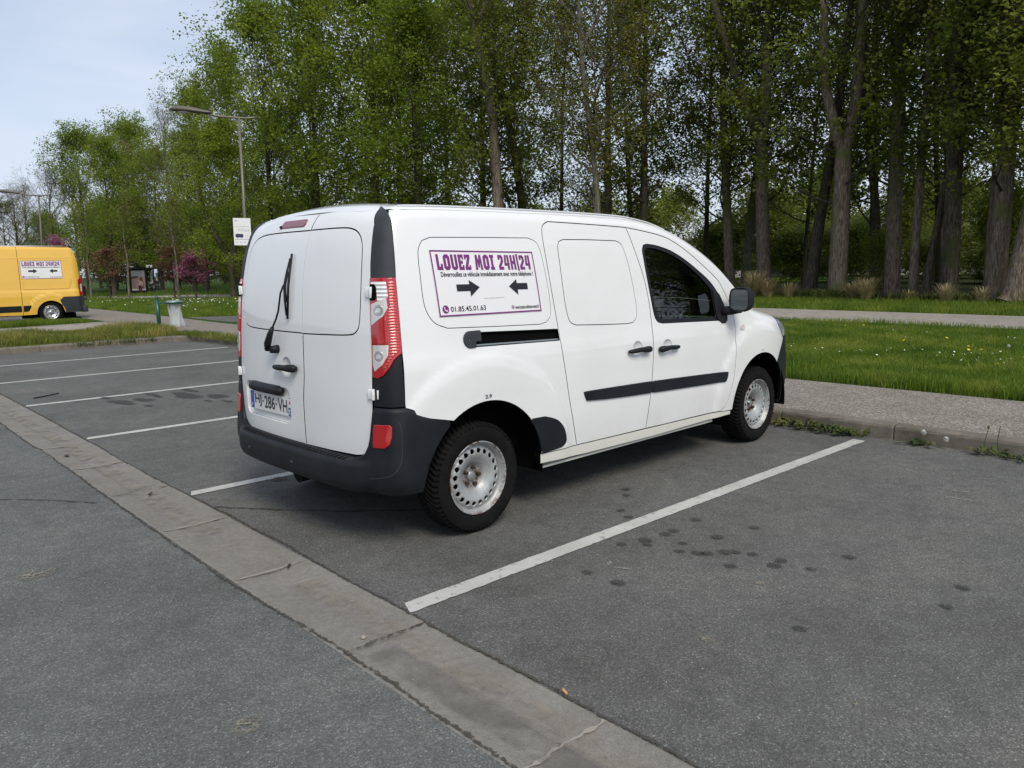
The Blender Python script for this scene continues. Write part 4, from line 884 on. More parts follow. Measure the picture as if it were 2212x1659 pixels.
# cracks, stains and chips
strip('crack', [(-2.6,2.75),(-1.81,1.81),(-1.62,1.60),(-1.37,1.24)], .016, .0045, 'joint_dark', lane, .95, .02, seed=5)
strip('crack', [(-.86,.60),(-.71,.40),(-.52,.17),(-.33,-.08),(-.1,-.30),(.15,-.5)], .018, .0045, 'joint_dark', bays, .95, .02, seed=6)
def blob(name, x, y, rx, ry, rot_, mat, parent, z=.0055, seed=0, rough=.22):
    r = np.random.default_rng(seed); n = 28; a = np.linspace(0, 2*PI, n, endpoint=False); rr = 1+rough*(np.sin(a*2+r.uniform(0,6))*.5+np.sin(a*3+r.uniform(0,6))*.35+r.normal(0,.22,n))
    X = rx*rr*np.cos(a); Y = ry*rr*np.sin(a); c, s = math.cos(rot_), math.sin(rot_)
    V = [(x, y, z)]+[(x+c*p-s*q, y+s*p+c*q, z) for p, q in zip(X, Y)]
    return mk(name, V, [(0, i+1, (i+1) % n+1) for i in range(n)], mat, parent)
st = [(1.24,-1.03),(1.14,-1.12),(.87,-1.30),(.80,-1.41),(1.03,-1.72),(.79,-1.74),(.71,-1.74),(.56,-1.72),(.51,-1.77),(.42,-1.67),(.66,-1.89),(.55,-1.95),(.59,-2.03),(.70,-2.12),(.87,-1.97),(.77,-2.24),(.79,-2.38),(.71,-2.39),(.56,-2.24),(1.14,-2.03),(.79,-2.54),(1.07,-2.60),(1.06,-3.12),(.80,-3.14),(0,-1.80),(.01,-1.99),(.17,-2.80),(0.62,-2.07),(.74,-2.16)]
for i, (x, y) in enumerate(st):
    s_ = random.uniform(.030,.042)*(1.2 if i in (4,7,16,17) else 1); blob('damp_spot', x, y, s_*1.0, s_*.9, random.uniform(0,3), 'wet_stain', bays, seed=i)
for i, (x, y, a, b_, t) in enumerate([(-.03,5.93,.06,.12,.2),(.0,5.45,.10,.30,.35),(.25,5.42,.10,.22,.2),(.72,5.35,.13,.36,.15),(.95,5.0,.10,.25,.1),(.9,5.75,.07,.2,.2),(.45,5.75,.06,.25,0),(.89,4.55,.05,.12,.1),(1.1,4.45,.06,.16,0),(.75,4.75,.04,.09,0),(.15,4.95,.04,.10,0),(-.25,.9,.05,.09,0)]): blob('wet_patch', x, y, a, b_, t, 'wet_stain', bays, seed=50+i, rough=.5)
for i, (x, y, a, b_, pr_) in enumerate([(-1.94,.13,.07,.13,lane),(-1.74,-1.87,.06,.06,lane),(-.17,-2.59,.03,.03,bays),(.47,-2.46,.025,.035,bays),(-2.45,2.9,.06,.11,lane),(2.2,-1.25,.05,.02,bays),(2.9,7.9,.06,.10,bays)]): blob('pale_patch', x, y, a, b_, .8, 'pale_stain', pr_, seed=90+i, rough=.3)
decal('scratch_pale', (.30, .29, .27), .35, .6, 120, .9); decal('silt', (.30, .268, .215), .40, .85, 7, .95); decal('dirt_film', (.15, .142, .125), .35, .85, 5, .95)
for i, (y0, y1, x0, w_, mt) in enumerate([(.1,1.3,-1.07,.16,'silt'),(-4.5,-.9,-1.03,.14,'silt'),(-3.9,-1.75,-1.14,.14,'dirt_film'),(1.4,7,-1.06,.14,'silt')]): strip('silt_streak', [(x0,y0),(x0+.01,(y0+y1)/2),(x0,y1)], w_, .0042+.0002*i, mt, gut, .1, .1, seed=60+i)
for i, (a, c) in enumerate([((2.66,-2.44),(2.69,-2.58)),((2.63,-2.50),(2.74,-2.74)),((2.49,-2.52),(2.52,-2.78)),((.21,-1.78),(.13,-1.82)),((.13,-1.82),(.20,-1.96)),((3.0,-2.0),(2.95,-2.3)),((1.9,-3.1),(2.0,-3.5))]): strip('pale_scratch', [a, c], .012, .0050, 'scratch_pale', bays, .95, .012, seed=120+i)
# loose grit
def grit(name, n, xr, yr, smin, smax, mat, label, seed, z=.002):
    r = np.random.default_rng(seed); x = r.uniform(*xr, n); y = r.uniform(*yr, n); s = r.uniform(smin, smax, n)**1.0; T = []
    for k in range(n):
        b = s[k]; a = r.uniform(0, 6.3, 4); c = np.array([x[k], y[k], z]); P = [c+np.array([b*math.cos(a[0]+q), b*math.sin(a[0]+q)*r.uniform(.6,1), 0]) for q in (0, 2.1, 4.2)]; top = c+np.array([0,0,b*.8])
        for i in range(3): T += [P[i], P[(i+1) % 3], top]
    o = fastmesh(name, np.array(T), n*3, 3, mat); tag(o, label, kind='stuff'); return o
nodemat('pale_grit', (.42, .40, .35), .9); nodemat('dark_grit', (.05, .04, .03), .9)
grit('grit', 800, (-3.2, 4), (-4.2, 7), .002, .0042, 'pale_grit', 'pale loose grit scattered over the asphalt', 3)
grit('grit', 250, (-3.2, 4), (-4.2, 7), .002, .005, 'dark_grit', 'dark crumbs scattered over the asphalt', 4)
r_ = np.random.default_rng(88); T = []
for k in range(420):
    x = 3.88-abs(r_.normal(0,.07)) if k < 320 else r_.uniform(-.9,3.8); y = r_.uniform(-4,0.3) if k < 320 else r_.uniform(-3.5,6); a_ = r_.uniform(0,6.3); q_ = r_.uniform(.004,.013); c = np.array([x, y, .006]); d_ = np.array([math.cos(a_), math.sin(a_), r_.uniform(-.1,.5)])*q_; e_ = np.array([-math.sin(a_), math.cos(a_), 0])*q_*.5
    T += [c-d_*.2, c+d_+e_*0, c+e_, c-d_*.2, c-e_, c+d_]
nodemat('dry_leaf', (.20, .15, .07), .9); tag(fastmesh('leaf_litter', np.array(T), len(T)//3, 3, 'dry_leaf'), 'dry leaf crumbs gathered along the foot of the kerb', kind='stuff')
for i, (x, y, s_, m_) in enumerate([(-.99,-.68,.016,'crack_dark'),(-1.05,1.20,.022,'crack_dark'),(-1.16,2.9,.03,'dark_grit')]): tag(blob('leaf_scrap', x, y, s_*1.5, s_*.5, 1, m_, None, .006, 70+i, .5), ('small dark twig lying in the gutter by the nearest slab joint','small dark leaf lying in the gutter beside the third bay line','dark scrap lying far up in the gutter')[i], 'debris')
b = MB(); b.lathe([(0,0),(.010,.0),(.013,.006),(.007,.012),(0,.013)], 10, (-1.13,-1.60,-.008), 'Z'); tag(b.build('pebble', 'crack_filler', None, True), 'small pale stone lying in the concrete gutter', 'stone')
b = MB(); b.tube([(-.868,-2.485,.012),(-.862,-2.462,.016)], .0048, 8); nodemat('filter_tan', (.60,.30,.14), .8); tag(b.build('cigarette_end', 'filter_tan'), 'tan cigarette end lying on the joint at the edge of the gutter', 'cigarette end')
P_ = [(-.66,6.60,.008),(-.58,6.62,.012),(-.48,6.66,.014),(-.36,6.72,.02)]; b = MB(); b.tube(P_, .008, 6); tag(b.build('rubber_strip', 'black_plastic'), 'thin black rubber strip lying in an empty bay', 'rubber strip')
# kerbs
kerb = empty('kerb'); tag(kerb, 'concrete kerb between the bays and the gravelled pavement', kind='structure')
def kstone(L_, w=.14, h=.125):
    b = MB(); prof = [(0,-.1),(0,h-.03),(.006,h-.010),(.022,h),(w,h),(w,-.1)]; n = len(prof); V = []
    ss = [-L_/2]+list(np.linspace(-L_/2+.01, L_/2-.01, 10))+[L_/2]; r = np.random.default_rng(5)
    for j, y in enumerate(ss):
        for i, (x, z) in enumerate(prof): V.append((x+r.normal(0,.0022)*(i in (1,2,3))+(.004 if j in (0,11) and i < 4 else 0), y, z-(.004 if j in (0,11) and i > 1 else 0)+r.normal(0,.0015)*(i in (2,3))))
    Fc = [(j*n+i, (j+1)*n+i, (j+1)*n+i+1, j*n+i+1) for j in range(len(ss)-1) for i in range(n-1)]; Fc += [tuple(range(n))[::-1], tuple(range((len(ss)-1)*n, len(ss)*n))]
    return V, Fc
V, Fc = kstone(.994); k0_ = mk('kerb_stone', V, [f[::-1] for f in Fc], 'kerb_concrete', kerb, False); first = True
def place_stone(x, y, rz, par=kerb, sx=1):
    global first
    c = k0_ if first else k0_.copy()
    if not first: COL.objects.link(c)
    first = False; c.parent = par; c.location = (x+random.uniform(-.004,.004), y, random.uniform(-.004,.004)); c.rotation_euler = (0, 0, rz+random.uniform(-.006,.006)); c.scale = (1, sx, 1)
KX = 3.905
y = -9.7
while y < 12.6: place_stone(KX, y+.5, 0); y += 1.0
for a in np.linspace(0, PI/2, 4)[1:-1]: place_stone(KX-.72+.72*math.cos(a), 12.6+.72*math.sin(a), a, sx=.52)
place_stone(3.07, 13.335, PI/2, sx=.56)
for x in np.arange(2.30, -1.3, -1.0): place_stone(x, 13.34, PI/2)
sheet('pavement', [(KX+.138,-40),(5.84,-40),(5.84,8),(5.9,17),(6.3,24),(6.4,33),(5.2,36),(4.3,33),(4.15,23.6),(4.0,17.9),(KX+.13,16.4),(KX+.13,12.6)], .121, 'exposed_aggregate', label='beige exposed aggregate pavement behind the kerb')
isl = sheet('island_soil', [(4.045,12.5),(KX+.02,12.7),(KX-.1,13.05),(3.55,13.3),(3.2,13.42),(2.7,13.46),(-1.25,13.46),(-1.25,16.45),(3.3,16.7),(4.045,16.5)], .113, 'dry_turf_soil', label='dry grassy soil of the traffic island')
sheet('island_path', [(-1.25,16.42),(3.3,16.65),(4.05,16.4),(4.05,20.9),(1.5,20.3),(-1.25,20.0)], .117, 'path_concrete', label='pale concrete strip across the island')
sheet('island_verge', [(-1.25,19.96),(1.5,20.26),(4.1,20.9),(4.15,23.3),(3.6,23.5),(-1.25,23.2)], .119, 'turf_soil', label='second green strip of the island')
for x in np.arange(3.7, -1.3, -1.0): place_stone(x, 19.9+.08*x, PI/2)
for x in np.arange(3.7, -1.3, -1.0): place_stone(x, 23.45, -PI/2)
# lawn, path and park
def fx(y): return np.interp(y,[-60,0,7,20,30,37,44.5,48,70],[14.6,14.7,15.1,15.6,15.9,15.0,11.9,10.2,2.])
def park_z(x, y):
    z = .10+0*x; z = z-.50*sstep(46,66,y-.4*(x-14)); z = z+1.15*np.exp(-(((x-31)/6)**2+((y-47)/7)**2))+.9*np.exp(-(((x-26)/5)**2+((y-66)/6)**2)); return z
ly = [-60,-20,0,7,14,20,30,37,44.5,48]
lawn = sheet('lawn', [(5.84,-60)]+[(float(fx(y)), y) for y in ly]+[(6.5,48),(6.4,33),(6.3,24),(5.9,17),(5.84,8)], .116, 'turf_soil', label='bright green lawn between the pavement and the park path')
sheet('asphalt_path', [(6.25,17.0),(15.5,15.2),(15.5,16.9),(6.3,20.6)], .122, 'asphalt_path', label='grey asphalt footpath crossing the lawn')
sheet('park_path', [(float(fx(y)), y) for y in ly]+[(float(fx(y))+3.9+.25*max(0, min(10, y-30)), y) for y in ly[::-1]], .124, 'path_concrete', label='pale concrete path in front of the tall trees')
pg = []
gx = np.arange(14, 210, 4.0); gy = np.arange(-120, 240, 4.0); XX, YY = np.meshgrid(gx, gy, indexing='ij'); ZZ = park_z(XX, YY); V = np.stack([XX, YY, ZZ], -1).reshape(-1,3); ny = len(gy)
tag(mk('park_ground', V, [(i*ny+j, (i+1)*ny+j, (i+1)*ny+j+1, i*ny+j+1) for i in range(len(gx)-1) for j in range(ny-1)], 'turf_soil', None, True), 'grassy park ground under and beyond the trees', kind='structure')
V, Fc = tri_poly([(-20,48),(16,48),(14,60),(14,240),(-60,240),(-60,60)]); 
mk('far_ground', np.c_[V, np.full(len(V), -.45)], Fc, 'asphalt_path')['kind'] = 'structure'
sheet('woodland_ground', [(25.2,-60),(26.2,-10),(25.8,8),(29,16),(60,24),(120,24),(120,-60)], .155, 'woodland_floor', label='dark bare ground under the tall trees')
# ----------------------------------------------------------------- grass
def blades(name, X, Y, Z, h, w, mat, label, seed, lean=.35, segs=2, kind='stuff'):
    r = np.random.default_rng(seed); n = len(X); a = r.uniform(0, 2*PI, n); h = h*r.uniform(.55, 1.25, n); ln = h*lean*np.abs(r.normal(0, 1, n)); la = r.uniform(0, 2*PI, n)
    dx, dy = np.cos(a)*w/2, np.sin(a)*w/2; lx, ly_ = np.cos(la)*ln, np.sin(la)*ln
    B0 = np.stack([X-dx, Y-dy, Z], 1); B1 = np.stack([X+dx, Y+dy, Z], 1); T = np.stack([X+lx, Y+ly_, Z+h*.97], 1)
    if segs == 1: return tag(fastmesh(name, np.stack([B0, B1, T], 1).reshape(-1,3), n, 3, mat), label, kind=kind)
    M0 = np.stack([X-dx*.75+lx*.3, Y-dy*.75+ly_*.3, Z+h*.6], 1); M1 = np.stack([X+dx*.75+lx*.3, Y+dy*.75+ly_*.3, Z+h*.6], 1)
    return tag(fastmesh(name, np.stack([B0,B1,M1, B0,M1,M0, M0,M1,T], 1).reshape(-1,3), n*3, 3, mat), label, kind=kind)
def scatter(n, poly, seed, dens=None):
    r = np.random.default_rng(seed); P = np.array(poly); lo, hi = P.min(0), P.max(0); out_ = []; tot = 0
    while tot < n:
        Q = lo+(hi-lo)*r.random((n*2,2)); Q = Q[inside(P, Q)]
        if dens is not None: Q = Q[r.random(len(Q)) < dens(Q[:,0], Q[:,1])]
        out_.append(Q); tot += len(Q)
    return np.vstack(out_)[:n]
def vn(x, y, s, seed=0):
    r = np.random.default_rng(seed); o = 0*x
    for k in range(6):
        a = r.uniform(0, 6.3); f = s*r.uniform(.6, 2.2); o = o+np.sin((x*math.cos(a)+y*math.sin(a))*f+r.uniform(0,6.3))
    return o/6
near = scatter(210000, [(5.86,-6.5),(14.8,-8),(14.8,0),(15.2,7),(15.2,10),(5.86,9)], 1, lambda x, y: np.clip(1.15-(x-5.8)/9.5, .22, 1))
hh_ = .085*(1+.5*vn(near[:,0], near[:,1], 1.3, 2))*(1+.45*np.exp(-((near[:,0]-5.9)/.35)**2)+.5*np.exp(-((near[:,0]-14.8)/.5)**2)*.6)
blades('grass', near[:,0], near[:,1], np.full(len(near), .116), hh_, .0085, 'grass_blade', 'bright green grass of the lawn beside the van', 11)
tuft = scatter(6000, [(5.86,-6.5),(8.5,-6.5),(8.5,2),(5.86,2)], 3, lambda x, y: np.clip(vn(x, y, 2.5, 8)*3, 0, 1)); blades('grass_tufts', tuft[:,0], tuft[:,1], np.full(len(tuft), .116), .17, .011, 'grass_blade', 'taller grass tufts in the lawn', 12, .6)
far = scatter(90000, [(6.5,9),(15.2,9),(15.9,30),(15,37),(11.9,44.5),(10.2,48),(6.8,48),(6.5,33),(6.35,24),(6,17)], 4, lambda x, y: np.clip(1.1-(y-9)/45, .3, 1)*np.where((y > 15.4-(x-6)*.1) & (y < 20.5-(x-6.3)*.42), 0, 1))
blades('grass', far[:,0], far[:,1], np.full(len(far), .116), .13*(1+.5*vn(far[:,0], far[:,1], 1.0, 3)), .022, 'grass_blade', 'green grass of the far lawn behind the litter bin', 13, segs=1)
vg = scatter(50000, [(18.6,-14),(25.8,-14),(26.0,8),(29,15),(24,16),(19.2,14),(18.9,4)], 5, lambda x, y: np.clip(1.2-(x-18.6)/8, .35, 1)); blades('verge_grass', vg[:,0], vg[:,1], np.full(len(vg), .10), .15, .024, 'grass_blade', 'grass verge between the path and the tall trees', 14, segs=1)
gz = scatter(40000, [(19,16),(24,17),(60,26),(60,90),(16,90),(13,50),(19,38)], 6); blades('park_grass', gz[:,0], gz[:,1], park_z(gz[:,0], gz[:,1]), .22, .05, 'grass_blade', 'park grass beneath the distant trees', 15, segs=1)
i1 = scatter(16000, [(-1.2,13.75),(2.7,13.75),(3.5,13.6),(3.9,14.6),(3.85,16.4),(3.2,16.6),(-1.2,16.35)], 7, lambda x, y: np.clip(.5+(y-13.7)*.5, .15, 1)); blades('island_grass', i1[:,0], i1[:,1], np.full(len(i1), .113), .17*(1+.6*vn(i1[:,0], i1[:,1], 2.5, 3)), .017, 'verge_blade', 'yellowish grass on the island around the litter bin', 16, .5)
i2 = scatter(12000, [(-1.2,20.1),(1.5,20.4),(3.7,21),(3.4,22.4),(2,23),(-1.2,23.1)], 8); blades('island_grass', i2[:,0], i2[:,1], np.full(len(i2), .119), .115*(1+.6*vn(i2[:,0], i2[:,1], 2.5, 4)), .02, 'grass_blade', 'green grass on the island in front of the yellow van', 17, .5)
ke = scatter(2500, [(3.88,9.5),(4.2,9.5),(4.15,13),(3.9,14),(3.3,14.2),(3.6,13.2)], 9); blades('kerb_grass', ke[:,0], ke[:,1], np.full(len(ke), .10), .12, .014, 'verge_blade', 'weedy grass along the curved kerb', 18, .7)
k2 = scatter(1500, [(-1.2,13.30),(3.0,13.30),(3.0,13.7),(-1.2,13.7)], 19, lambda x, y: np.clip(vn(x, y*0, 3., 5)*2+.5, 0, 1)); blades('kerb_litter', k2[:,0], k2[:,1], np.full(len(k2), .06), .10, .02, 'weed_leaf', 'brown dead weeds along the island kerb', 20, 1.0)
# weeds at the foot of the kerb
def weed(x, y, n, R, h, seed):
    r = np.random.default_rng(seed); T = []
    for k in range(n):
        a = r.uniform(0, 2*PI); L_ = R*r.uniform(.5, 1.1); w_ = L_*.13; up = h*r.uniform(.3, 1.1); d = np.array([math.cos(a), math.sin(a), 0]); s = np.array([-d[1], d[0], 0]); o_ = np.array([x+r.normal(0,R*.28), y+r.normal(0,R*.5), .004])
        pr_ = [(0,.15,0),(.3,.7,.55),(.6,1.1,.95),(.85,.8,.9),(1,.0,.7)]
        L0 = [(o_+d*L_*t+s*w_*q+np.array([0,0,up*z]), o_+d*L_*t-s*w_*q+np.array([0,0,up*z])) for t, q, z in pr_]
        for (a1, b1), (a2, b2) in zip(L0[:-1], L0[1:]): T += [a1, b1, b2, a1, b2, a2]
    return fastmesh('weed', np.array(T), len(T)//3, 3, 'weed_leaf')
wl_ = [(3.86,-.62,22,.10,.07),(3.85,-.80,20,.11,.08),(3.82,-.98,26,.12,.08),(3.82,-1.22,32,.13,.08),(3.82,-1.38,24,.12,.07),(3.84,-1.90,22,.11,.06),(3.82,-2.42,16,.10,.07),(3.82,-2.60,20,.10,.05),(3.83,-2.85,14,.09,.05)]
lb = ['leafy weed at the kerb foot just ahead of the front wheel','small leafy weed second from the front wheel along the kerb','broad dandelion weed third from the front wheel','largest dandelion rosette at the foot of the kerb','leafy weed just left of the open kerb joint','low weed right of the open kerb joint','dandelion plant with tall stalks by the kerb at the right','low brownish weed at the kerb near the right edge','small weed at the kerb nearest the right edge of the picture']
for i, (q, l_) in enumerate(zip(wl_, lb)): tag(weed(*q, seed=i), l_, 'weed', 'weeds along the kerb')
nodemat('puff_white', (.62,.62,.58), .9); nodemat('petal_white', (.80,.80,.76), .7); nodemat('petal_yellow', (.75,.55,.02), .7); nodemat('stalk_green', (.12,.13,.04), .8)
def clock(x, y, h, label, lean=(.02,.01), base=.0, group='dandelion clocks'):
    e = empty('dandelion', (x, y, base)); b = MB(); b.tube([(0,0,0),(lean[0]*.4,lean[1]*.4,h*.5),(lean[0],lean[1],h)], .0022, 5); b.build('stalk', 'stalk_green', e)
    r = np.random.default_rng(int(abs(x*100+y*31))); T = []; c = np.array([lean[0], lean[1], h+.008])
    for k in range(90):
        d = r.normal(size=3); d /= np.linalg.norm(d); s = np.cross(d, [0,0,1]); s /= np.linalg.norm(s)+1e-9; p_ = c+d*.020; T += [c, p_+s*.004, p_-s*.004, p_+s*.004+d*.003, p_-s*.004+d*.003, p_+d*.0-np.cross(s, d)*.005]
    fastmesh('seed_head', np.array(T), len(T)//3, 3, 'puff_white', e); tag(e, label, 'dandelion', group)
clock(3.84,-1.96,.10,'dandelion clock leaning on the kerb face just right of the open joint'); clock(3.83,-2.13,.07,'low dandelion clock at the kerb foot midway to the right edge'); clock(3.82,-2.74,.10,'dandelion clock at the kerb foot by the right edge of the picture')
clock(11.4,-.18,.30,'tall dandelion clock standing in the middle of the lawn',(.03,0),.116); clock(8.7,-1.25,.24,'dandelion clock in the lawn beside the daisies near the right edge',(0,.02),.116)
b = MB(); b.tube([(3.82,-2.40,0),(3.80,-2.40,.10),(3.84,-2.41,.21)], .003, 5); b.tube([(3.83,-2.50,0),(3.82,-2.48,.12),(3.83,-2.49,.24)], .003, 5); b.ellipsoid((3.84,-2.41,.215), (.009,.009,.014)); tag(b.build('bare_stalks', 'weed_leaf'), 'two bare dandelion stalks rising against the kerb', 'weed')
def flowers(name, P, mat, size, label, seed, z0=.19):
    r = np.random.default_rng(seed); T = []
    for x, y in P:
        z = z0+r.uniform(-.03,.04); c = np.array([x, y, z]); R = size*r.uniform(.7,1.2); t = r.uniform(-.5,.5,2)
        ring = [c+np.array([R*math.cos(q), R*math.sin(q), R*(t[0]*math.cos(q)+t[1]*math.sin(q))]) for q in np.linspace(0, 2*PI, 9)]
        for i in range(8): T += [c+np.array([0,0,.004]), ring[i], ring[i+1]]
    tag(fastmesh(name, np.array(T), len(T)//3, 3, mat), label, kind='stuff')
r = np.random.default_rng(9); dz = []
for cx, cy, n, sx, sy in ((8.7,.55,12,.15,.45),(9.1,-.25,22,.4,.6),(8.6,-1.35,14,.3,.3),(11.8,-.9,14,.4,.5),(13,3.4,8,.4,.6),(11.2,4.1,5,.2,.3),(10.5,-1.6,10,.5,.4),(13.3,1,8,.5,2)):
    for _ in range(n): dz.append((r.normal(cx,sx), r.normal(cy,sy)))
for _ in range(50): dz.append((r.uniform(6.2,14.5), r.uniform(-4,8)))
flowers('daisies', dz, 'petal_white', .011, 'white daisies scattered in the lawn', 1)
dz = [(r.uniform(7,14.5), r.uniform(22,42)) for _ in range(150)]+[(r.normal(11,.9), r.normal(32,3.0)) for _ in range(120)]
flowers('daisies', dz, 'petal_white', .028, 'white daisies in the far lawn behind the bin', 2, .26)
flowers('dandelion_flowers', [(10.35,-.27),(10.3,-.33),(10.1,-.40),(9.6,-.5),(8.2,-1.25),(6.63,.10),(11.5,3.4),(7.7,.8),(6.8,.9),(9.8,-.6)]+[(r.uniform(6.5,14), r.uniform(-3,7)) for _ in range(10)], 'petal_yellow', .022, 'yellow dandelion flowers in the lawn', 3, .20)
# ================================================================= trees
def leafcloud(C_, n_per, spread, size, seed, flat=.6):
    """small bent leaves scattered round the cluster centres; returns triangle soup"""
    r = np.random.default_rng(seed); C_ = np.asarray(C_); n = len(C_)*n_per; P = np.repeat(C_, n_per, 0)+r.normal(0, 1, (n,3))*np.array([spread, spread, spread*.75])
    nrm = r.normal(0, 1, (n,3)); nrm[:,2] = np.abs(nrm[:,2])+flat; nrm /= np.linalg.norm(nrm,axis=1)[:,None]; a = np.cross(nrm, r.normal(0,1,(n,3))); a /= np.linalg.norm(a,axis=1)[:,None]+1e-9; b = np.cross(nrm, a)
    s = (size*r.uniform(.6, 1.35, n))[:,None]; A = P+a*s*.62; Bq = P+b*s*.42+nrm*s*.08; C2 = P-a*s*.5; D_ = P-b*s*.42+nrm*s*.08
    return np.stack([A,Bq,C2, A,C2,D_], 1).reshape(-1,3)
def limb(r, p, d, L_, rad, wob=.12, n=6, up=.15):
    P = [np.array(p, float)]; d = np.array(d, float); d /= np.linalg.norm(d)
    for i in range(n):
        d = d+r.normal(0, wob, 3)+np.array([0,0,up*.3]); d /= np.linalg.norm(d); P.append(P[-1]+d*L_/n)
    R = [rad*(1-.8*i/n) for i in range(n+1)]; return P, R, d
def crown_data(seed, z0, z1, R, nl=26, lean=.9, shape='oval', twigs=5, sub=4, droop=0, rad0=.05):
    r = np.random.default_rng(seed); B_ = MB(); tips = []
    for i in range(nl):
        t = (i+.5)/nl; z = z0+(z1-z0)*t**.9; a = i*2.399+r.uniform(-.4,.4)
        prof = {'oval': math.sin(PI*(.12+.83*t))**.8, 'cone': (1-t)*.85+.12, 'column': .75+.25*math.sin(PI*t), 'vase': .45+.55*math.sin(PI*min(1,t*1.05))}[shape]
        L_ = R*prof*r.uniform(.75,1.2); el = lean*(.5+.9*t); d = (math.cos(a)*math.cos(el), math.sin(a)*math.cos(el), math.sin(el))
        P, Rr, _ = limb(r, (0,0,z), d, L_, rad0*(1.1-.7*t), .13, 6, .2-droop); B_.tube(P, Rr, 5, False)
        for j in range(sub):
            k = min(5, 1+int(r.uniform(.25,1)*5)); q = P[k]; dd = np.array(P[min(6,k+1)])-np.array(P[k-1]); dd /= np.linalg.norm(dd); dd = dd+r.normal(0,.65,3)
            P2, R2, _ = limb(r, q, dd, L_*.5*r.uniform(.6,1.2), Rr[k]*.55, .2, 4, .1-droop*2); B_.tube(P2, R2, 4, False)
            for m_ in range(twigs):
                k2 = r.integers(1,5); dd2 = r.normal(0,1,3)+np.array([0,0,.2-droop]); P3, R3, _ = limb(r, P2[k2], dd2, L_*.22*r.uniform(.6,1.3), .008, .2, 2, 0); B_.tube(P3, R3, 3, False); tips += [P3[-1], P3[1]]
            tips.append(P2[-1])
        tips.append(P[-1])
    return B_, np.array(tips)
CROWNS = {}
def crown(key, mat, leafn, spread, size, **k):
    B_, tips = crown_data(**k); T = leafcloud(tips, leafn, spread, size, k['seed']+100)
    # leaves and twigs in one mesh with two materials
    V = np.asarray(B_.v, np.float32); Fq = [f for f in B_.f]; nb = len(V)
    me = bpy.data.meshes.new('crown'); n = len(T)//3; nq = len(Fq); me.vertices.add(nb+len(T)); me.vertices.foreach_set('co', np.vstack([V, T]).astype(np.float32).reshape(-1))
    li = np.concatenate([np.array(Fq, np.int32).reshape(-1), nb+np.arange(len(T), dtype=np.int32)]); me.loops.add(len(li)); me.loops.foreach_set('vertex_index', li)
    ls = np.concatenate([np.arange(0, nq*4, 4), nq*4+np.arange(0, n*3, 3)]).astype(np.int32); me.polygons.add(nq+n); me.polygons.foreach_set('loop_start', ls)
    me.polygons.foreach_set('material_index', np.concatenate([np.ones(nq), np.zeros(n)]).astype(np.int32)); me.update(calc_edges=True)
    me.materials.append(MAT[mat]); me.materials.append(MAT['dark_bark' if 'bare' not in key else 'pale_bark']); CROWNS[key] = me; return me
crown('lime', 'lime_leaf', 11, .25, .15, seed=1, z0=1.9, z1=15.5, R=5.6, nl=36, shape='oval', sub=5, twigs=5)
crown('lime_b', 'lime_leaf', 11, .25, .15, seed=2, z0=1.7, z1=15, R=5.2, nl=34, shape='vase', sub=5, twigs=5)
crown('poplar', 'poplar_leaf', 10, .24, .14, seed=3, z0=3.8, z1=22, R=4.0, nl=40, shape='column', sub=5, twigs=4, lean=1.0)
crown('poplar_b', 'poplar_leaf', 10, .24, .14, seed=4, z0=3.2, z1=22, R=4.3, nl=40, shape='column', sub=5, twigs=4, lean=.95)
crown('ivy', 'dark_leaf', 9, .24, .145, seed=5, z0=3.4, z1=20, R=3.3, nl=36, shape='column', sub=5, twigs=4, lean=.9)
crown('olive', 'olive_leaf', 7, .20, .13, seed=6, z0=3, z1=16, R=4.6, nl=34, shape='vase', sub=5, twigs=5)
crown('bare', 'bare_bud', 2, .14, .07, seed=7, z0=3, z1=15, R=5.2, nl=34, shape='vase', sub=6, twigs=6, lean=1.05, rad0=.07)
crown('half_bare', 'olive_leaf', 2, .22, .12, seed=8, z0=4, z1=18, R=4.6, nl=30, shape='vase', sub=6, twigs=6, lean=1.0, rad0=.07)
crown('judas', 'pink_blossom', 7, .10, .075, seed=9, z0=.9, z1=3.0, R=1.35, nl=16, shape='vase', sub=4, twigs=4, rad0=.03)
crown('copper', 'copper_leaf', 6, .12, .08, seed=10, z0=1.2, z1=3.4, R=1.2, nl=16, shape='vase', sub=4, twigs=4, rad0=.02)
crown('sapling', 'olive_leaf', 3, .14, .08, seed=11, z0=1.5, z1=5.2, R=1.1, nl=20, shape='column', sub=3, twigs=3, rad0=.015)
crown('shrub', 'dark_leaf', 9, .30, .13, seed=12, z0=.2, z1=3.6, R=2.6, nl=24, shape='vase', sub=5, twigs=4, rad0=.03)
crown('shrub_b', 'poplar_leaf', 8, .28, .12, seed=13, z0=.2, z1=3.6, R=2.4, nl=22, shape='vase', sub=5, twigs=4, rad0=.03)
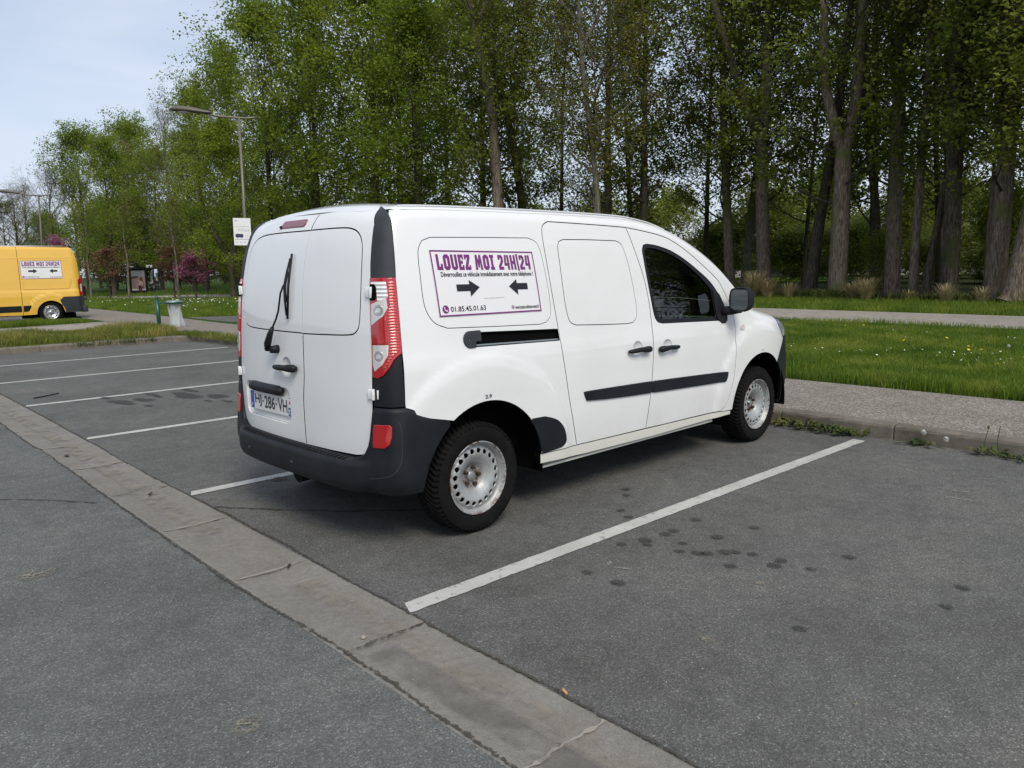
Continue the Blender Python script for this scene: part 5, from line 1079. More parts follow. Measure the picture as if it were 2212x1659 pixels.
def trunk_mesh(paths, mat, parent, name='trunk', n=12, seed=0):
    """paths: list of (points, radii); roots flare and a lumpy outline"""
    r = np.random.default_rng(seed); b = MB()
    for pi_, (P, R) in enumerate(paths):
        P = [tuple(map(float, q)) for q in P]; C_ = cr(P, 4); t0 = np.linspace(0, 1, len(P)); t1 = np.linspace(0, 1, len(C_)); RR = np.interp(t1, t0, R); st_ = len(b.v); b.tube(C_, list(RR), n, False)
        ph = r.uniform(0, 6.3, 3)
        for i in range(len(C_)):
            c = C_[i]
            for k in range(n):
                v = np.array(b.v[st_+i*n+k]); q = 2*PI*k/n; f = 1+.05*math.sin(3*q+ph[0]+i*.5)+.04*math.sin(5*q+ph[1]-i*.3)+r.normal(0,.012)
                if pi_ == 0 and i < 4: f += (.20 if i == 0 else .06 if i == 1 else .02 if i == 2 else 0)*(1+.3*math.sin(4*q+ph[2]))
                v = np.array(c)+(v-np.array(c))*f; b.v[st_+i*n+k] = tuple(v)
    return b.build(name, mat, parent, True)
def tree(name, x, y, key, label, paths=None, h=16, rad=.22, bk='dark_bark', s=1.0, rz=0, lean=(0,0), group=None, cat='tree', z=None, sz=None):
    z = float(park_z(np.array([x]), np.array([y]))[0])-.05 if z is None else z
    e = empty(name, (x, y, z)); tag(e, label, cat, group)
    if paths is None:
        sd = int(abs(x*7+y*13)); r = np.random.default_rng(sd); P = [(lean[0]*t+r.normal(0,.07)*t, lean[1]*t+r.normal(0,.07)*t, h*t) for t in (0,.06,.2,.4,.6,.8,1)]
        paths = [(P, [rad*q for q in (1.0,.93,.82,.66,.48,.28,.05)])]
    trunk_mesh(paths, bk, e, seed=int(abs(x*3+y)))
    if key:
        c = bpy.data.objects.new('crown', CROWNS[key]); COL.objects.link(c); c.parent = e; c.scale = (s, s, sz or s); c.rotation_euler = (0, 0, rz); c.location = (lean[0]*.4, lean[1]*.4, 0)
    return e
# right-hand stand of tall trees (positions in metres)
PT = 'tall trees beyond the pale path'
def ax(t, dx, r0): return t
U = np.array([.7346,-.6782,0]); U /= np.linalg.norm(U)          # a tree's left-right as seen from the car park
def pth(pts, R): return ([tuple(U*a+np.array([0,0,z])) for a, z in pts], [q*.76 for q in R])
tree('poplar_tree', 29.6, 14.0, 'poplar', 'tall rough-barked tree forking low, directly behind the door mirror', [pth([(0,0),(.0,.4),(-.15,3),(-.3,6.5),(-.2,9),(-.1,14),(0,20)], [.46,.42,.38,.36,.30,.22,.08]), pth([(-.28,6.3),(-.9,8),(-2.0,11),(-3.2,15),(-3.6,20)], [.26,.24,.20,.14,.05])], bk='poplar_bark', rz=.3, group=PT)
tree('poplar_tree', 26.9, 9.4, 'poplar_b', 'broad grey trunk splitting into two uprights, second large one right of the mirror', [pth([(0,0),(0,.4),(.0,3),(.0,5.6)], [.50,.46,.42,.38]), pth([(0,5.4),(-.55,7),(-.9,9),(-.9,14),(-1.2,20)], [.26,.24,.2,.15,.05]), pth([(0,5.4),(.35,7),(.45,10),(.6,15),(.5,20)], [.30,.28,.24,.16,.06])], bk='poplar_bark', rz=1.4, group=PT)
tree('poplar_tree', 28.3, 10.6, None, 'dark leaning trunk just left of the broad double-stemmed tree', [pth([(-.6,0),(-.3,3),(.1,6),(.5,10),(.9,16)], [.34,.28,.24,.18,.06])], bk='dark_bark', group=PT)
tree('poplar_tree', 28.6, 8.05, 'poplar', 'straight ridged trunk with a high right fork, in the middle of the stand', [pth([(0,0),(0,.4),(-.05,3),(-.1,6),(-.15,9),(-.25,14),(-.4,20)], [.42,.39,.36,.33,.29,.22,.08]), pth([(-.15,9),(.5,10.5),(1.0,12.5),(1.3,16),(1.4,20)], [.2,.2,.17,.12,.05])], bk='poplar_bark', rz=2.2, group=PT)
tree('poplar_tree', 31.8, 10.2, None, 'slender trunk leaning left behind the middle straight tree', [pth([(.3,0),(0,4),(-.6,8),(-.9,13),(-1,18)], [.26,.23,.19,.14,.05])], bk='dark_bark', group=PT)
tree('poplar_tree', 27.6, 6.9, None, 'thin upright trunk just left of the leaning dark pole', [pth([(0,0),(0,3),(.1,8),(0,14),(0,18)], [.21,.19,.16,.11,.05])], bk='poplar_bark', group=PT)
tree('poplar_tree', 26.8, 6.1, None, 'thin trunk leaning right towards the dark forked tree', [pth([(-.1,0),(.1,2),(.5,5),(.9,9),(1.2,15)], [.19,.17,.15,.12,.04])], bk='dark_bark', group=PT)
tree('poplar_tree', 26.6, 5.35, 'ivy', 'dark trunk with one long bare limb reaching out to the right', [pth([(0,0),(0,.4),(-.05,3),(-.2,7),(-.3,11),(-.3,18)], [.42,.38,.35,.31,.25,.07]), pth([(-.1,5.5),(.6,7.0),(1.2,8.6),(2.1,9.5)], [.17,.14,.11,.04])], bk='dark_bark', rz=.9, group=PT)
tree('poplar_tree', 26.7, 4.0, 'poplar_b', 'ivy-clad straight trunk, third large one from the right edge', [pth([(0,0),(0,.4),(.05,3),(.1,7),(0,12),(-.1,19)], [.42,.38,.36,.33,.26,.07])], bk='poplar_bark', rz=2.9, group=PT)
tree('poplar_tree', 26.1, 2.75, 'ivy', 'massive leaning trunk just left of the last tree at the right edge', [pth([(-.7,0),(-.55,.5),(-.2,3),(-.1,5)], [.52,.46,.40,.36]), pth([(-.1,4.6),(-.5,7),(-.6,11),(-.5,18)], [.28,.25,.2,.06])], bk='poplar_bark', rz=1.9, group=PT)
tree('poplar_tree', 25.6, 1.85, 'poplar', 'mossy double trunk at the right edge of the picture', [pth([(0,0),(0,.5),(0,3),(-.1,4.8)], [.44,.42,.38,.34]), pth([(-.1,4.6),(.3,7),(.5,11),(.6,18)], [.33,.30,.25,.08])], bk='poplar_bark', rz=.2, group=PT)
tree('poplar_tree', 23.2, 18.6, 'half_bare', 'slender pale trunk rising behind the roof of the white van', [pth([(.15,0),(.2,4),(-.1,7),(-.5,10.5),(-.6,13),(-.9,18)], [.19,.17,.15,.12,.09,.03]), pth([(-.45,10.5),(.6,12.5),(1.3,15),(1.7,18)], [.10,.08,.06,.02])], bk='pale_bark', rz=1.1, s=.9, group=PT)
tree('poplar_tree', 28.3, 19.8, 'ivy', 'straight dark trunk behind the van between the pale and the rough-barked trees', h=19, rad=.22, rz=.5, group=PT)
tree('poplar_tree', 21.9, 23.4, 'poplar', 'big leaning trunk above the middle of the white van', [pth([(.1,0),(.1,3),(.0,6),(-.2,9),(-.8,12),(-1.6,16),(-2.2,21)], [.36,.33,.30,.26,.22,.17,.05]), pth([(-.8,12),(-.1,14),(.2,17)], [.16,.12,.04])], bk='poplar_bark', rz=2.5, s=.95, group=PT)
tree('poplar_tree', 25.9, 26.4, 'ivy', 'dark trunk leaning left behind the big leaning tree', [pth([(.5,0),(.4,4),(-.1,8),(-1.0,12),(-1.6,17)], [.34,.30,.26,.2,.06])], rz=3.4, group=PT)
tree('poplar_tree', 30.6, 24.0, 'poplar_b', 'tall tree filling the gap between the dark and the slender pale trunks', h=20, rad=.26, rz=4.0, bk='poplar_bark', group=PT)
tree('poplar_tree', 33.2, 17.2, 'poplar', 'pale-stemmed tree left of the mirror, half hidden by leaves', h=20, rad=.24, rz=5.0, lean=(1.2,-1.2), bk='pale_bark', group=PT)
tree('poplar_tree', 30.8, 16.5, 'poplar_b', 'brown ivy-hung tree nearest behind the front roof curve of the van', h=20, rad=.26, rz=.8, lean=(-.8,.8), bk='poplar_bark', group=PT)
r = np.random.default_rng(21)
bt = [(36,13.5),(34.5,11.2),(37,9.2),(33.5,7.6),(35.5,5.2),(34,2.2),(29.5,-1.6),(42,11),(41,18),(37,22),(38,28),(34,31)]
wk = ['poplar','ivy','poplar_b']
for i, (x, y) in enumerate(bt): tree('poplar_tree', x, y, wk[i % 3], 'slender dark-stemmed tree deep inside the stand beyond the path', h=19, rad=r.uniform(.13,.22), rz=r.uniform(0,6.3), s=r.uniform(.8,1.05), lean=(r.normal(0,.7), r.normal(0,.7)), group='slender trees deep inside the stand')
sk = ['shrub','shrub_b']
k = 0
for y in np.arange(-8, 38, 2.6):
    for x0 in (46, 56, 68):
        x = x0+r.uniform(-2,2)+y*.12; e = empty('shrub', (x, y+r.uniform(-1,1), 0)); tag(e, 'dark bushy undergrowth behind the tree trunks', 'shrub', 'undergrowth behind the trunks')
        c = bpy.data.objects.new('foliage', CROWNS[sk[(k*7//3) % 2]]); COL.objects.link(c); c.parent = e; q = r.uniform(.6,1.35)*(1 if x0 < 60 else 1.45); c.scale = (q*1.2,q*1.2,q*r.uniform(.7,1.3)); c.rotation_euler = (0,0,r.uniform(0,6.3)); k += 1
for i, (x, y, q, l_) in enumerate([(29.4,8.9,.42,'small leafy bush growing against the middle straight trunk'),(30.5,4.9,.7,'fresh green bush between the two right-hand trunks'),(26.5,.9,.4,'low bush at the foot of the last trunk at the right edge')]):
    e = empty('shrub', (x, y, .1)); tag(e, l_, 'shrub'); c = bpy.data.objects.new('foliage', CROWNS['shrub_b']); COL.objects.link(c); c.parent = e; c.scale = (q,q,q*1.2)
# left-hand rows of limes
PL = 'leafy trees along the left of the park'
lt = [(19.6,36.0,'lime_b',.95,1.05,'dense fresh green lime tree left of the leaning poplar'),(20.6,31.5,'lime',1.0,1.0,'fresh green lime tree just above the rear roof of the van'),
      (21.0,28.4,'lime_b',.9,.85,'lower lime tree with bright leaves behind the van roof'),(18.9,40.4,'lime',.88,.97,'tallest yellow-green lime tree at the top of the picture'),
      (19.2,46.0,'lime_b',.72,.92,'lime tree with rounded top right of the street lamp head'),(18.3,49.5,'lime',.62,.80,'lime tree whose crown stands behind the street lamp head'),
      (23.8,44,'lime_b',.85,.95,'large lime tree set back behind the nearer limes'),(26,37,'lime',1.1,1.1,'second lime set back behind the nearer limes'),(28.5,32,'lime_b',1.1,1.1,'third lime set back towards the tall stand'),
      (24.0,81,'lime',1.0,1.0,'round-topped lime tree left of the bare crown'),(18.2,70,'lime_b',.82,.80,'lime tree standing above the rear of the yellow van'),(22.6,78,'olive',.9,.80,'brownish budding tree behind the bus shelter'),
      (20,56,'olive',.75,.7,'olive-leaved tree right of the bus shelter'),(22.5,60,'olive',.9,.72,'wide olive-leaved tree behind the left limes'),(13.6,88,'olive',.7,.55,'small budding tree left of the shelter'),(19.8,84,'lime',.95,.95,'round-topped lime tree above the back doors of the yellow van'),
      (24,75,'lime',.9,.8,'distant lime between the rounded trees'),(30,62,'lime_b',1.0,.9,'distant lime behind the bus shelter'),(34,50,'lime',1.0,1.0,'lime on the far side of the grassy mound'),(32,40,'olive',1.1,1.1,'olive-leaved tree on the far side of the mound')]
for i, (x, y, k_, s_, sz_, l_) in enumerate(lt): tree('lime_tree', x, y, k_, l_, h=14.5*sz_, rad=.24*s_, s=s_, sz=sz_, rz=i*1.7, group=PL)
tree('lime_tree', 14.9, 37.2, 'lime_b', 'dark forked tree beside the sign on the lamp post', [pth([(.1,0),(0,1.4),(-.3,2.6),(-1.1,4.4),(-1.5,6.5)], [.26,.22,.19,.13,.05]), pth([(0,1.4),(.35,3.2),(.8,5.5),(.9,8)], [.17,.14,.1,.04])], s=.62, sz=.55, rz=2, group=PL)
for i, (x, y, s_, sz_, l_) in enumerate([(21.8,65,.8,.90,'tall leafless tree standing above the round-topped limes'),(17.4,86,.95,.74,'leafless tree behind the left street lamp'),(17.5,98,.9,.72,'leafless tree at the left edge of the picture'),(15,90,.8,.62,'low leafless tree above the yellow van'),(23,100,1.0,.9,'leafless tree farthest away on the left')]): tree('bare_tree', x, y, 'bare', l_, h=14*sz_, rad=.24, s=s_, sz=sz_, rz=i*2.1, bk='pale_bark', group='leafless trees on the left')
for i in range(16):
    x, y = 30+r.uniform(-8,18), 78+i*3+r.uniform(-3,3); tree('lime_tree', x, y, ('lime','olive','lime_b')[i % 3], 'distant tree closing the view behind the bus stop', h=10, rad=.2, s=.85, sz=.62, rz=i, group='distant trees closing the view')
for i in range(34):
    x, y = 27+i*1.1+r.uniform(-2,2), 100-i*1.6+r.uniform(-4,4); e = empty('shrub', (x, y, -.3)); tag(e, 'bushy undergrowth at the far edge of the park', 'shrub', 'bushes at the far edge of the park'); c = bpy.data.objects.new('foliage', CROWNS[sk[i % 2]]); COL.objects.link(c); c.parent = e; q = r.uniform(1.2,1.9); c.scale = (q,q,q); c.rotation_euler = (0,0,i)
for i, (x, y, k_, s_, l_) in enumerate([(13.7,39.2,'judas',1.15,'purple blossoming tree right of the bus shelter'),(12.0,61,'judas',.85,'pink blossoming tree showing above the yellow van'),(10.7,44.2,'copper',1.0,'copper-leaved young tree left of the bus shelter'),(13.3,41.4,'copper',1.0,'copper-leaved young tree beside the purple blossom')]):
    tree('blossom_tree' if k_ == 'judas' else 'young_tree', x, y, k_, l_, h=2.4, rad=.06, s=s_*(1.35 if i == 1 else 1), sz=(.70 if k_ == 'judas' else .74) if i != 1 else 1.0, rz=i, z=.11 if i != 1 else .6)
for i, (x, y, l_) in enumerate([(11.5,43.4,'slim staked young tree left of the bus shelter'),(13.0,39.9,'slim young tree right of the litter bin'),(10.9,48.8,'slim young tree just right of the yellow van')]): tree('young_tree', x, y, 'sapling', l_, h=5.2, rad=.07, rz=i*2, bk='poplar_bark', z=.11, group='slim young trees on the lawn')
crown('hanging', 'olive_leaf', 5, .20, .10, seed=14, z0=5.5, z1=13, R=3.6, nl=22, shape='column', sub=6, twigs=6, lean=.5, droop=.35, rad0=.05)
crown('bare_near', 'bare_bud', 1, .05, .045, seed=15, z0=1.6, z1=7.5, R=2.6, nl=16, shape='vase', sub=5, twigs=5, lean=.8, rad0=.028)
tree('bare_tree', 15.8, -3.9, 'bare_near', 'budding young tree reaching its pale twigs in at the right edge of the picture', h=7.5, rad=.07, bk='pale_bark', z=.11)
for i, (x, y, s_, l_) in enumerate([(30.2,14.6,1.0,'small-leaved tree with drooping sprays right behind the rough-barked trunk'),(29.3,8.6,.95,'small-leaved tree with drooping sprays left of the middle straight trunk'),(27.4,4.5,.95,'small-leaved tree with drooping sprays around the ivy-clad trunk'),(24.0,19.2,1.0,'brownish small-leaved tree behind the roof of the white van'),(31.5,17.1,1.0,'small-leaved tree with drooping sprays above the door mirror'),(22.6,24.0,.95,'small-leaved tree beside the big leaning trunk'),(26.8,2.6,.9,'small-leaved tree with drooping sprays near the right edge')]):
    tree('small_leaved_tree', x, y, 'hanging', l_, h=12.5, rad=.08, s=s_, sz=1.05, rz=i*1.3, bk='poplar_bark', group='small-leaved trees among the tall stand')
# plumes of dry grass under the trees
def plume(x, y, h, n, label, seed):
    r = np.random.default_rng(seed); T = []
    for k in range(n):
        a = r.uniform(0, 2*PI); L_ = h*r.uniform(.4,1.15); sp = h*r.uniform(.05,.95); w_ = .012; d = np.array([math.cos(a), math.sin(a), 0]); s = np.array([-d[1], d[0], 0])*w_; o_ = np.array([x, y, .12])+d*r.uniform(0,.16)
        Q = [o_, o_+d*sp*.25+np.array([0,0,L_*.55]), o_+d*sp*.65+np.array([0,0,L_*.9]), o_+d*sp*1.15+np.array([0,0,L_*.92])]; ww = [1,.9,.6,.1]
        for i in range(3): T += [Q[i]-s*ww[i], Q[i]+s*ww[i], Q[i+1]+s*ww[i+1], Q[i]-s*ww[i], Q[i+1]+s*ww[i+1], Q[i+1]-s*ww[i+1]]
    tag(fastmesh('ornamental_grass', np.array(T), len(T)//3, 3, 'pampas_blade'), label, 'ornamental grass', 'clumps of straw-coloured grass under the trees')
for i, (x, y, h, n, l_) in enumerate([(25.9,12.35,1.05,420,'largest straw-coloured grass clump just right of the mirror'),(25.9,11.75,.75,240,'straw-coloured grass clump beside the largest one'),(26.2,11.0,.6,160,'small straw-coloured clump left of the broad double tree'),(25.3,8.1,.65,200,'straw clump right of the broad double tree'),(25.0,7.5,.8,260,'leafy straw clump left of the middle straight trunk'),(25.0,4.9,.6,160,'low straw clump at the foot of the dark forked tree'),(25.2,3.9,.5,110,'small straw clump left of the ivy-clad trunk'),(23.7,1.35,.95,320,'straw clump at the right edge of the picture'),(25.4,6.2,.4,80,'tiny straw clump under the leaning pole')]): plume(x, y, h, n, l_, i)
gc = scatter(9000, [(25,-6),(26.8,-6),(27,8),(30,15.5),(28,15.5),(25.2,8)], 30, lambda x, y: np.clip(vn(x, y, 1.5, 3)*2+.5, 0, 1)); blades('ground_cover', gc[:,0], gc[:,1], np.full(len(gc), .14), .30, .06, 'weed_leaf', 'low leafy ground cover at the foot of the trunks', 31, .6)
for i, (x, y) in enumerate([(-24,-7),(-33,-13),(-30,2),(-42,-4),(-48,-20)]): tree('lime_tree', x, y, ('lime','lime_b')[i % 2], 'leafy tree behind the driving lane, seen only in the door mirror', h=14, rad=.24, s=1.0, sz=.85, rz=i, group='trees reflected in the door mirror', z=0)
# trees behind the camera, reflected in the cab glass
for i, (x, y) in enumerate([(22,-13),(29,-17),(36,-19),(43,-24),(51,-27),(33,-27),(60,-33)]): tree('lime_tree', x, y, ('lime','poplar','lime_b')[i % 3], 'leafy tree on the near side of the car park, seen only as a reflection', h=14, rad=.24, s=1.0, sz=.85, rz=i, group='trees reflected in the cab window', z=0)
# ================================================================= yellow van
yv = empty('delivery_van', (0,0,0)); tag(yv, 'yellow high-roofed van with a white sticker, cut off by the left edge', 'van')
YN, HW = 23.80, .99                       # near side plane, half width
YC = YN+HW
def yprof2(z): return np.interp(z,[.25,.5,.85,1.0,1.35,2.0,2.30,2.42,2.5],[.97,.99,1.0,.995,.985,.95,.915,.86,.78])
def m_y(sg):
    def f(u, v): 
        cr_n = np.clip((u-4.02)/.22, 0, 1); return np.stack([u, YC+sg*(yprof2(v)-.10*cr_n**2), v], 1)
    return f
def xr2(z): return np.interp(z,[.3,.85,1.4,1.9,2.2,2.36,2.42,2.5],[4.27,4.27,4.255,4.20,4.12,4.05,3.95,3.7])
def m_yr(u, v): return np.stack([xr2(v)-.06*np.abs((u-YC)/.9)**4, u, v], 1)
XF = -1.75
ar = [(3.31+.40*math.cos(math.radians(a)), .315+.40*math.sin(math.radians(a))) for a in np.linspace(178, 3, 24)]
arf = [(-.72+.40*math.cos(math.radians(a)), .315+.40*math.sin(math.radians(a))) for a in np.linspace(178, 3, 20)]
body = [(XF+.45,.33),(-1.13,.33)]+arf+[(-.3,.31),(2.535,.285),(2.9,.30)]+ar+[(3.575,.72),(3.69,.82),(4.19,.82),(4.18,1.36),(4.235,1.42),(4.20,1.90),(4.12,2.2),(4.04,2.36),(3.96,2.405),(2.0,2.425),(-.3,2.42),(-.75,2.33),(-1.15,1.95),(-1.45,1.45),(XF-.35,1.20),(XF-.45,.8),(XF-.40,.40)]
for sg in (-1, 1):
    M = m_y(sg); kw = dict(flip=sg > 0)
    gp = [(2.536,.285),(2.536,2.42)]
    rearp = [(2.54,.288),(2.9,.30)]+ar+[(3.575,.72),(3.69,.82),(4.18,.825),(4.17,1.36),(4.225,1.42),(4.19,1.90),(4.12,2.2),(4.05,2.33)]+[(3.985,2.375),(2.54,2.40)]
    doorp = [(1.25,.30),(2.532,.285),(2.532,2.40),(1.25,2.40)]
    frontp = [(XF+.35,.33),(-1.13,.33)]+arf+[(-.3,.31),(1.245,.30),(1.245,2.40),(-.35,2.40),(-.75,2.30),(-1.1,1.95),(-1.35,1.45),(XF-.30,1.20),(XF-.40,.8),(XF-.35,.40)]
    cw = [(-.55,1.35),(.30,1.35),(.30,2.0),(-.35,2.02),(-.85,1.72),(-1.02,1.42)]
    def swage(u, v): return -.018*(sstep(1.36,1.33,v)*sstep(1.02,1.06,v))+.010*sstep(.56,.52,np.abs(np.hypot(u-3.31,(v-.315)))-.02)*0
    q = patch('rear_side_panel', rearp, M, 'yellow_paint', yv, depth=.03, step=.07, inset=.004, lift=lambda u, v: swage(u, v)+.02*sstep(.66,.58,np.hypot(u-3.31, v-.315)), **kw)
    patch('sliding_door', doorp, M, 'yellow_paint', yv, depth=.03, step=.07, inset=.004, lift=swage, **kw)
    f_ = patch('front_side_panel', frontp, M, 'yellow_paint', yv, [cw], depth=.03, step=.1, inset=.004, **kw); patch('cab_window', cw, M, 'car_glass', f_, lift=-.005, depth=0, inset=0, step=.2, **kw)
    patch('roof_ridge', [(1.3,2.015),(3.98,2.045),(3.98,2.06),(1.3,2.03)], M, 'yellow_paint', q, lift=.008, depth=.01, inset=0, step=.2, rnd=.004, **kw)
    patch('upper_pressing', [(2.60,1.985),(2.60,1.08),(3.86,1.08),(3.98,1.40),(3.90,1.985)], M, 'yellow_paint', q, [[(2.62,1.965),(2.62,1.10),(3.845,1.10),(3.96,1.40),(3.88,1.965)]], lift=.004, depth=.005, inset=0, step=.1, rnd=.002, **kw)
    patch('side_moulding', [(1.3,.40),(2.50,.405),(2.50,.575),(1.3,.57)], M, 'black_plastic', yv, lift=.015, depth=.02, inset=0, step=.2, rnd=.006, **kw)
    patch('side_moulding', [(2.56,.408),(2.70,.412),(2.79,.58),(2.56,.576)], M, 'black_plastic', yv, lift=.015, depth=.02, inset=0, step=.1, rnd=.006, **kw)
    patch('tail_light', [(4.165,.86),(4.262,.86),(4.262,1.22),(4.24,1.44),(4.21,1.43),(4.165,1.35)], M, 'bright_red_lens', yv, lift=.015, depth=.03, inset=0, step=.04, rnd=.01, **kw)
    patch('reversing_lens', [(4.20,.97),(4.25,.97),(4.25,1.24),(4.20,1.20)], M, 'clear_lens', yv, lift=.019, depth=.005, inset=0, step=.04, rnd=.002, **kw)
    patch('corner_bumper', [(3.70,.33),(4.27,.34),(4.29,.60),(4.30,.815),(3.66,.815),(3.57,.72),(3.66,.50)], M, 'grey_plastic', yv, lift=.014, depth=.05, inset=0, step=.06, rnd=.01, **kw)
sec = np.linspace(-1, 1, 15)
V = []; xs2 = [XF+.6,-.75,-.3,1.5,3.9,3.985,4.05]
for x in xs2:
    zt = float(np.interp(x,[XF+.6,-.75,-.3,3.9,3.985,4.05],[1.95,2.30,2.40,2.40,2.375,2.33]))
    for s_ in sec: V.append((x, YC+s_*float(yprof2(zt)-.10*np.clip((x-4.02)/.22,0,1)**2), zt+.055*(1-abs(s_)**2.4)))
n_ = len(sec); mk('roof', V, [(i*n_+j, (i+1)*n_+j, (i+1)*n_+j+1, i*n_+j+1) for i in range(len(xs2)-1) for j in range(n_-1)], 'yellow_paint', yv, True)
for a0, a1 in ((YC-.93, YC-.003), (YC+.003, YC+.93)): patch('rear_door', [(a0,.50),(a1,.50),(a1,2.33),(a0+.04*(a0 < YC),2.33),(a0,2.2)] if a0 < YC-.5 else [(a0,.50),(a1,.50),(a1,2.2),(a1-.04,2.33),(a0,2.33)], m_yr, 'yellow_paint', yv, depth=.03, step=.12)
b = MB(); b.box((4.30,YC,.42), (.16,1.94,.22)); b.box((4.33,YC,.74), (.09,1.90,.10)); b.build('rear_bumper', 'grey_plastic', yv, bevel=.02)
b = MB(); b.box((4.07,YC,2.36), (.14,.30,.05)); b.build('brake_lamp_housing', 'yellow_paint', yv, bevel=.012)
b = MB(); b.box((1.4,YC,1.25), (5.1,1.76,1.9)); b.build('inner_body', 'dark_void', yv)
b = MB(); b.box((1.2,YC,.34), (5.4,1.5,.16)); b.tube([(4.1,YC-.5,.22),(3.6,YC-.5,.24),(2.6,YC-.4,.24)], .08, 10); b.build('underbody', 'underbody', yv)
b = MB(); b.add([(XF+.55,YC-.85,2.0),(XF+.55,YC+.85,2.0),(XF-.35,YC+.92,1.20),(XF-.35,YC-.92,1.20),(XF-.45,YC-.9,.4),(XF-.45,YC+.9,.4)], [(0,1,2,3),(3,2,5,4)]); b.build('front_panel', 'yellow_paint', yv)
def m_ys(a, b): return m_y(-1)(2.575+a*1.145, 1.405+.555*b)
sign(yv, m_ys, lift=.004)
for x in (3.31,-.72):
    for sg in (-1, 1):
        w_ = empty('wheel', (x, YC+sg*.86, .345)); w_.parent = yv; w_.rotation_euler = (0, .5*x, 0 if sg < 0 else PI)
        b = MB(); b.lathe([(.21,-.095),(.235,-.108),(.30,-.105),(.335,-.085),(.345,-.05),(.345,.05),(.335,.085),(.30,.105),(.21,.095)], 40); b.build('tyre', 'tyre_rubber', w_, True)
        b = MB(); b.lathe([(.0,-.055),(.05,-.055),(.055,-.03),(.13,-.045),(.15,-.075),(.175,-.078),(.19,-.06),(.205,-.085),(.215,-.108),(.222,-.10)], 32); b.build('rim', 'silver_reflector', w_, True)
        for k in range(5):
            a = 2*PI*k/5; b = MB(); b.lathe([(0,-.072),(.014,-.07),(.016,-.04)], 8, (.085*math.cos(a),0,.085*math.sin(a))); b.build('wheel_bolt', 'galvanised', w_)
        for k in range(10):
            a = 2*PI*(k+.5)/10; b = MB(); b.lathe([(0,-.081),(.016,-.0805)], 8, (.163*math.cos(a),0,.163*math.sin(a))); b.build('rim_hole', 'dark_void', w_)
# ================================================================= street lamps
def lamp(name, x, y, z0, h, lean, label, mat, reach=2.35, ang=PI+.35, hs=1.15):
    e = empty(name, (x, y, z0)); tag(e, label, 'street lamp', 'street lamps along the pavement'); b = MB()
    b.tube([(0,0,0),(0,0,.5)], [.085,.08], 14); b.tube([(0,0,.5),(lean[0],lean[1],h)], [.075,.045], 14); b.build('pole', mat, e, True)
    d = Vector((math.cos(ang), math.sin(ang), 0)); T = Vector((lean[0], lean[1], h)); b = MB()
    b.tube([T-d*.62+Vector((0,0,.01)), T-d*.3+Vector((0,0,-.01)), T, T+d*reach*.35+Vector((0,0,.06)), T+d*(reach-.9)+Vector((0,0,.16))], [.034,.04,.045,.04,.032], 10); b.build('arm', mat, e, True)
    hc = T+d*(reach-.35)+Vector((0,0,.23)); s = Vector((-d.y, d.x, 0)); up = Vector((0,0,1)); V = []; pr_ = [(-.66,.03,.03,0),(-.60,.075,.05,0),(-.45,.11,.07,.0),(-.2,.15,.10,.02),(.1,.17,.115,.04),(.35,.155,.10,.045),(.50,.11,.06,.04),(.56,.04,.02,.03)]; n = 16
    for t, w_, hgt, off in pr_:
        for k in range(n):
            q = 2*PI*k/n; cz = math.sin(q); V.append(hc+d*t*hs+s*w_*hs*math.cos(q)+up*hs*(off+(cz*hgt if cz > 0 else cz*hgt*.55))+up*t*.06)
    b = MB(); b.add(V, [(i*n+k, i*n+(k+1) % n, (i+1)*n+(k+1) % n, (i+1)*n+k) for i in range(len(pr_)-1) for k in range(n)]+[tuple(range(n))[::-1], tuple(range((len(pr_)-1)*n, len(pr_)*n))]); hd_ = b.build('lamp_head', 'lamp_dark', e, True)
    b = MB(); b.ellipsoid(hc+d*.12+up*-.008, (.28,.12,.055), 14, 6, Matrix.Rotation(ang,3,'Z')); b.build('lamp_glass', 'grey_lens', hd_, True); return e
lamp('street_lamp', 9.93, 24.0, .1, 7.10, (.42,.80), 'tall street lamp with a flat head rising behind the white van', 'lamp_metal', 2.15, math.radians(142), 1.25)
lamp('street_lamp', 9.95, 56.2, -.1, 6.95, (.30,.30), 'street lamp at the left edge above the yellow van', 'lamp_dark', 2.35, math.radians(142), 1.25)
pbd = empty('notice_board', (9.86, 24.02, 3.0)); tag(pbd, 'white printed notice fixed to the street lamp post beside the van roof', 'notice'); 
du_ = Vector((.79,-.61,0)); 
def m_pb(u, v): 
    o_ = np.array([-.335,.00,-.52]); return o_+np.outer(u, [du_.x, du_.y, -.03])+np.outer(v, [0.02,.03,1])
pb = patch('board', [(0,0),(.62,0),(.62,.98),(0,.98)], m_pb, 'sign_white', pbd, lift=.10, depth=.02, inset=0, step=.2, rnd=.002)
b = MB(); b.add([tuple(Vector(m_pb(np.array([a]), np.array([c]))[0])+Vector((-.6,-.79,0))*d_) for a, c in ((.0,0),(.62,0),(.62,.98),(0,.98)) for d_ in (.075,.02)], [(0,2,4,6),(1,7,5,3),(0,1,3,2),(4,5,7,6),(6,7,1,0)]); b.build('board_back', 'lamp_dark', pbd)
put_text('LA VOIE EST RÉSERVÉE AUX BUS', (.05,.66,.57,.70), m_pb, 'grey_ink', pb, lift=.102); put_text('IDF', (.07,.86,.15,.90), m_pb, 'navy_ink', pb, bold=.02, lift=.102)
for k, y in enumerate((.58,.545,.51)): put_text(['du lundi au vendredi','stationnement interdit','merci de circuler'][k], (.15,y,.38,y+.022), m_pb, 'grey_ink', pb, lift=.102)
V, Fc = tri_poly(rrect(.06,.28,.34,.41,.03,4)); put2d('printed_bus', V, Fc, None, m_pb, 'navy_ink', pb, .102, keep=True)
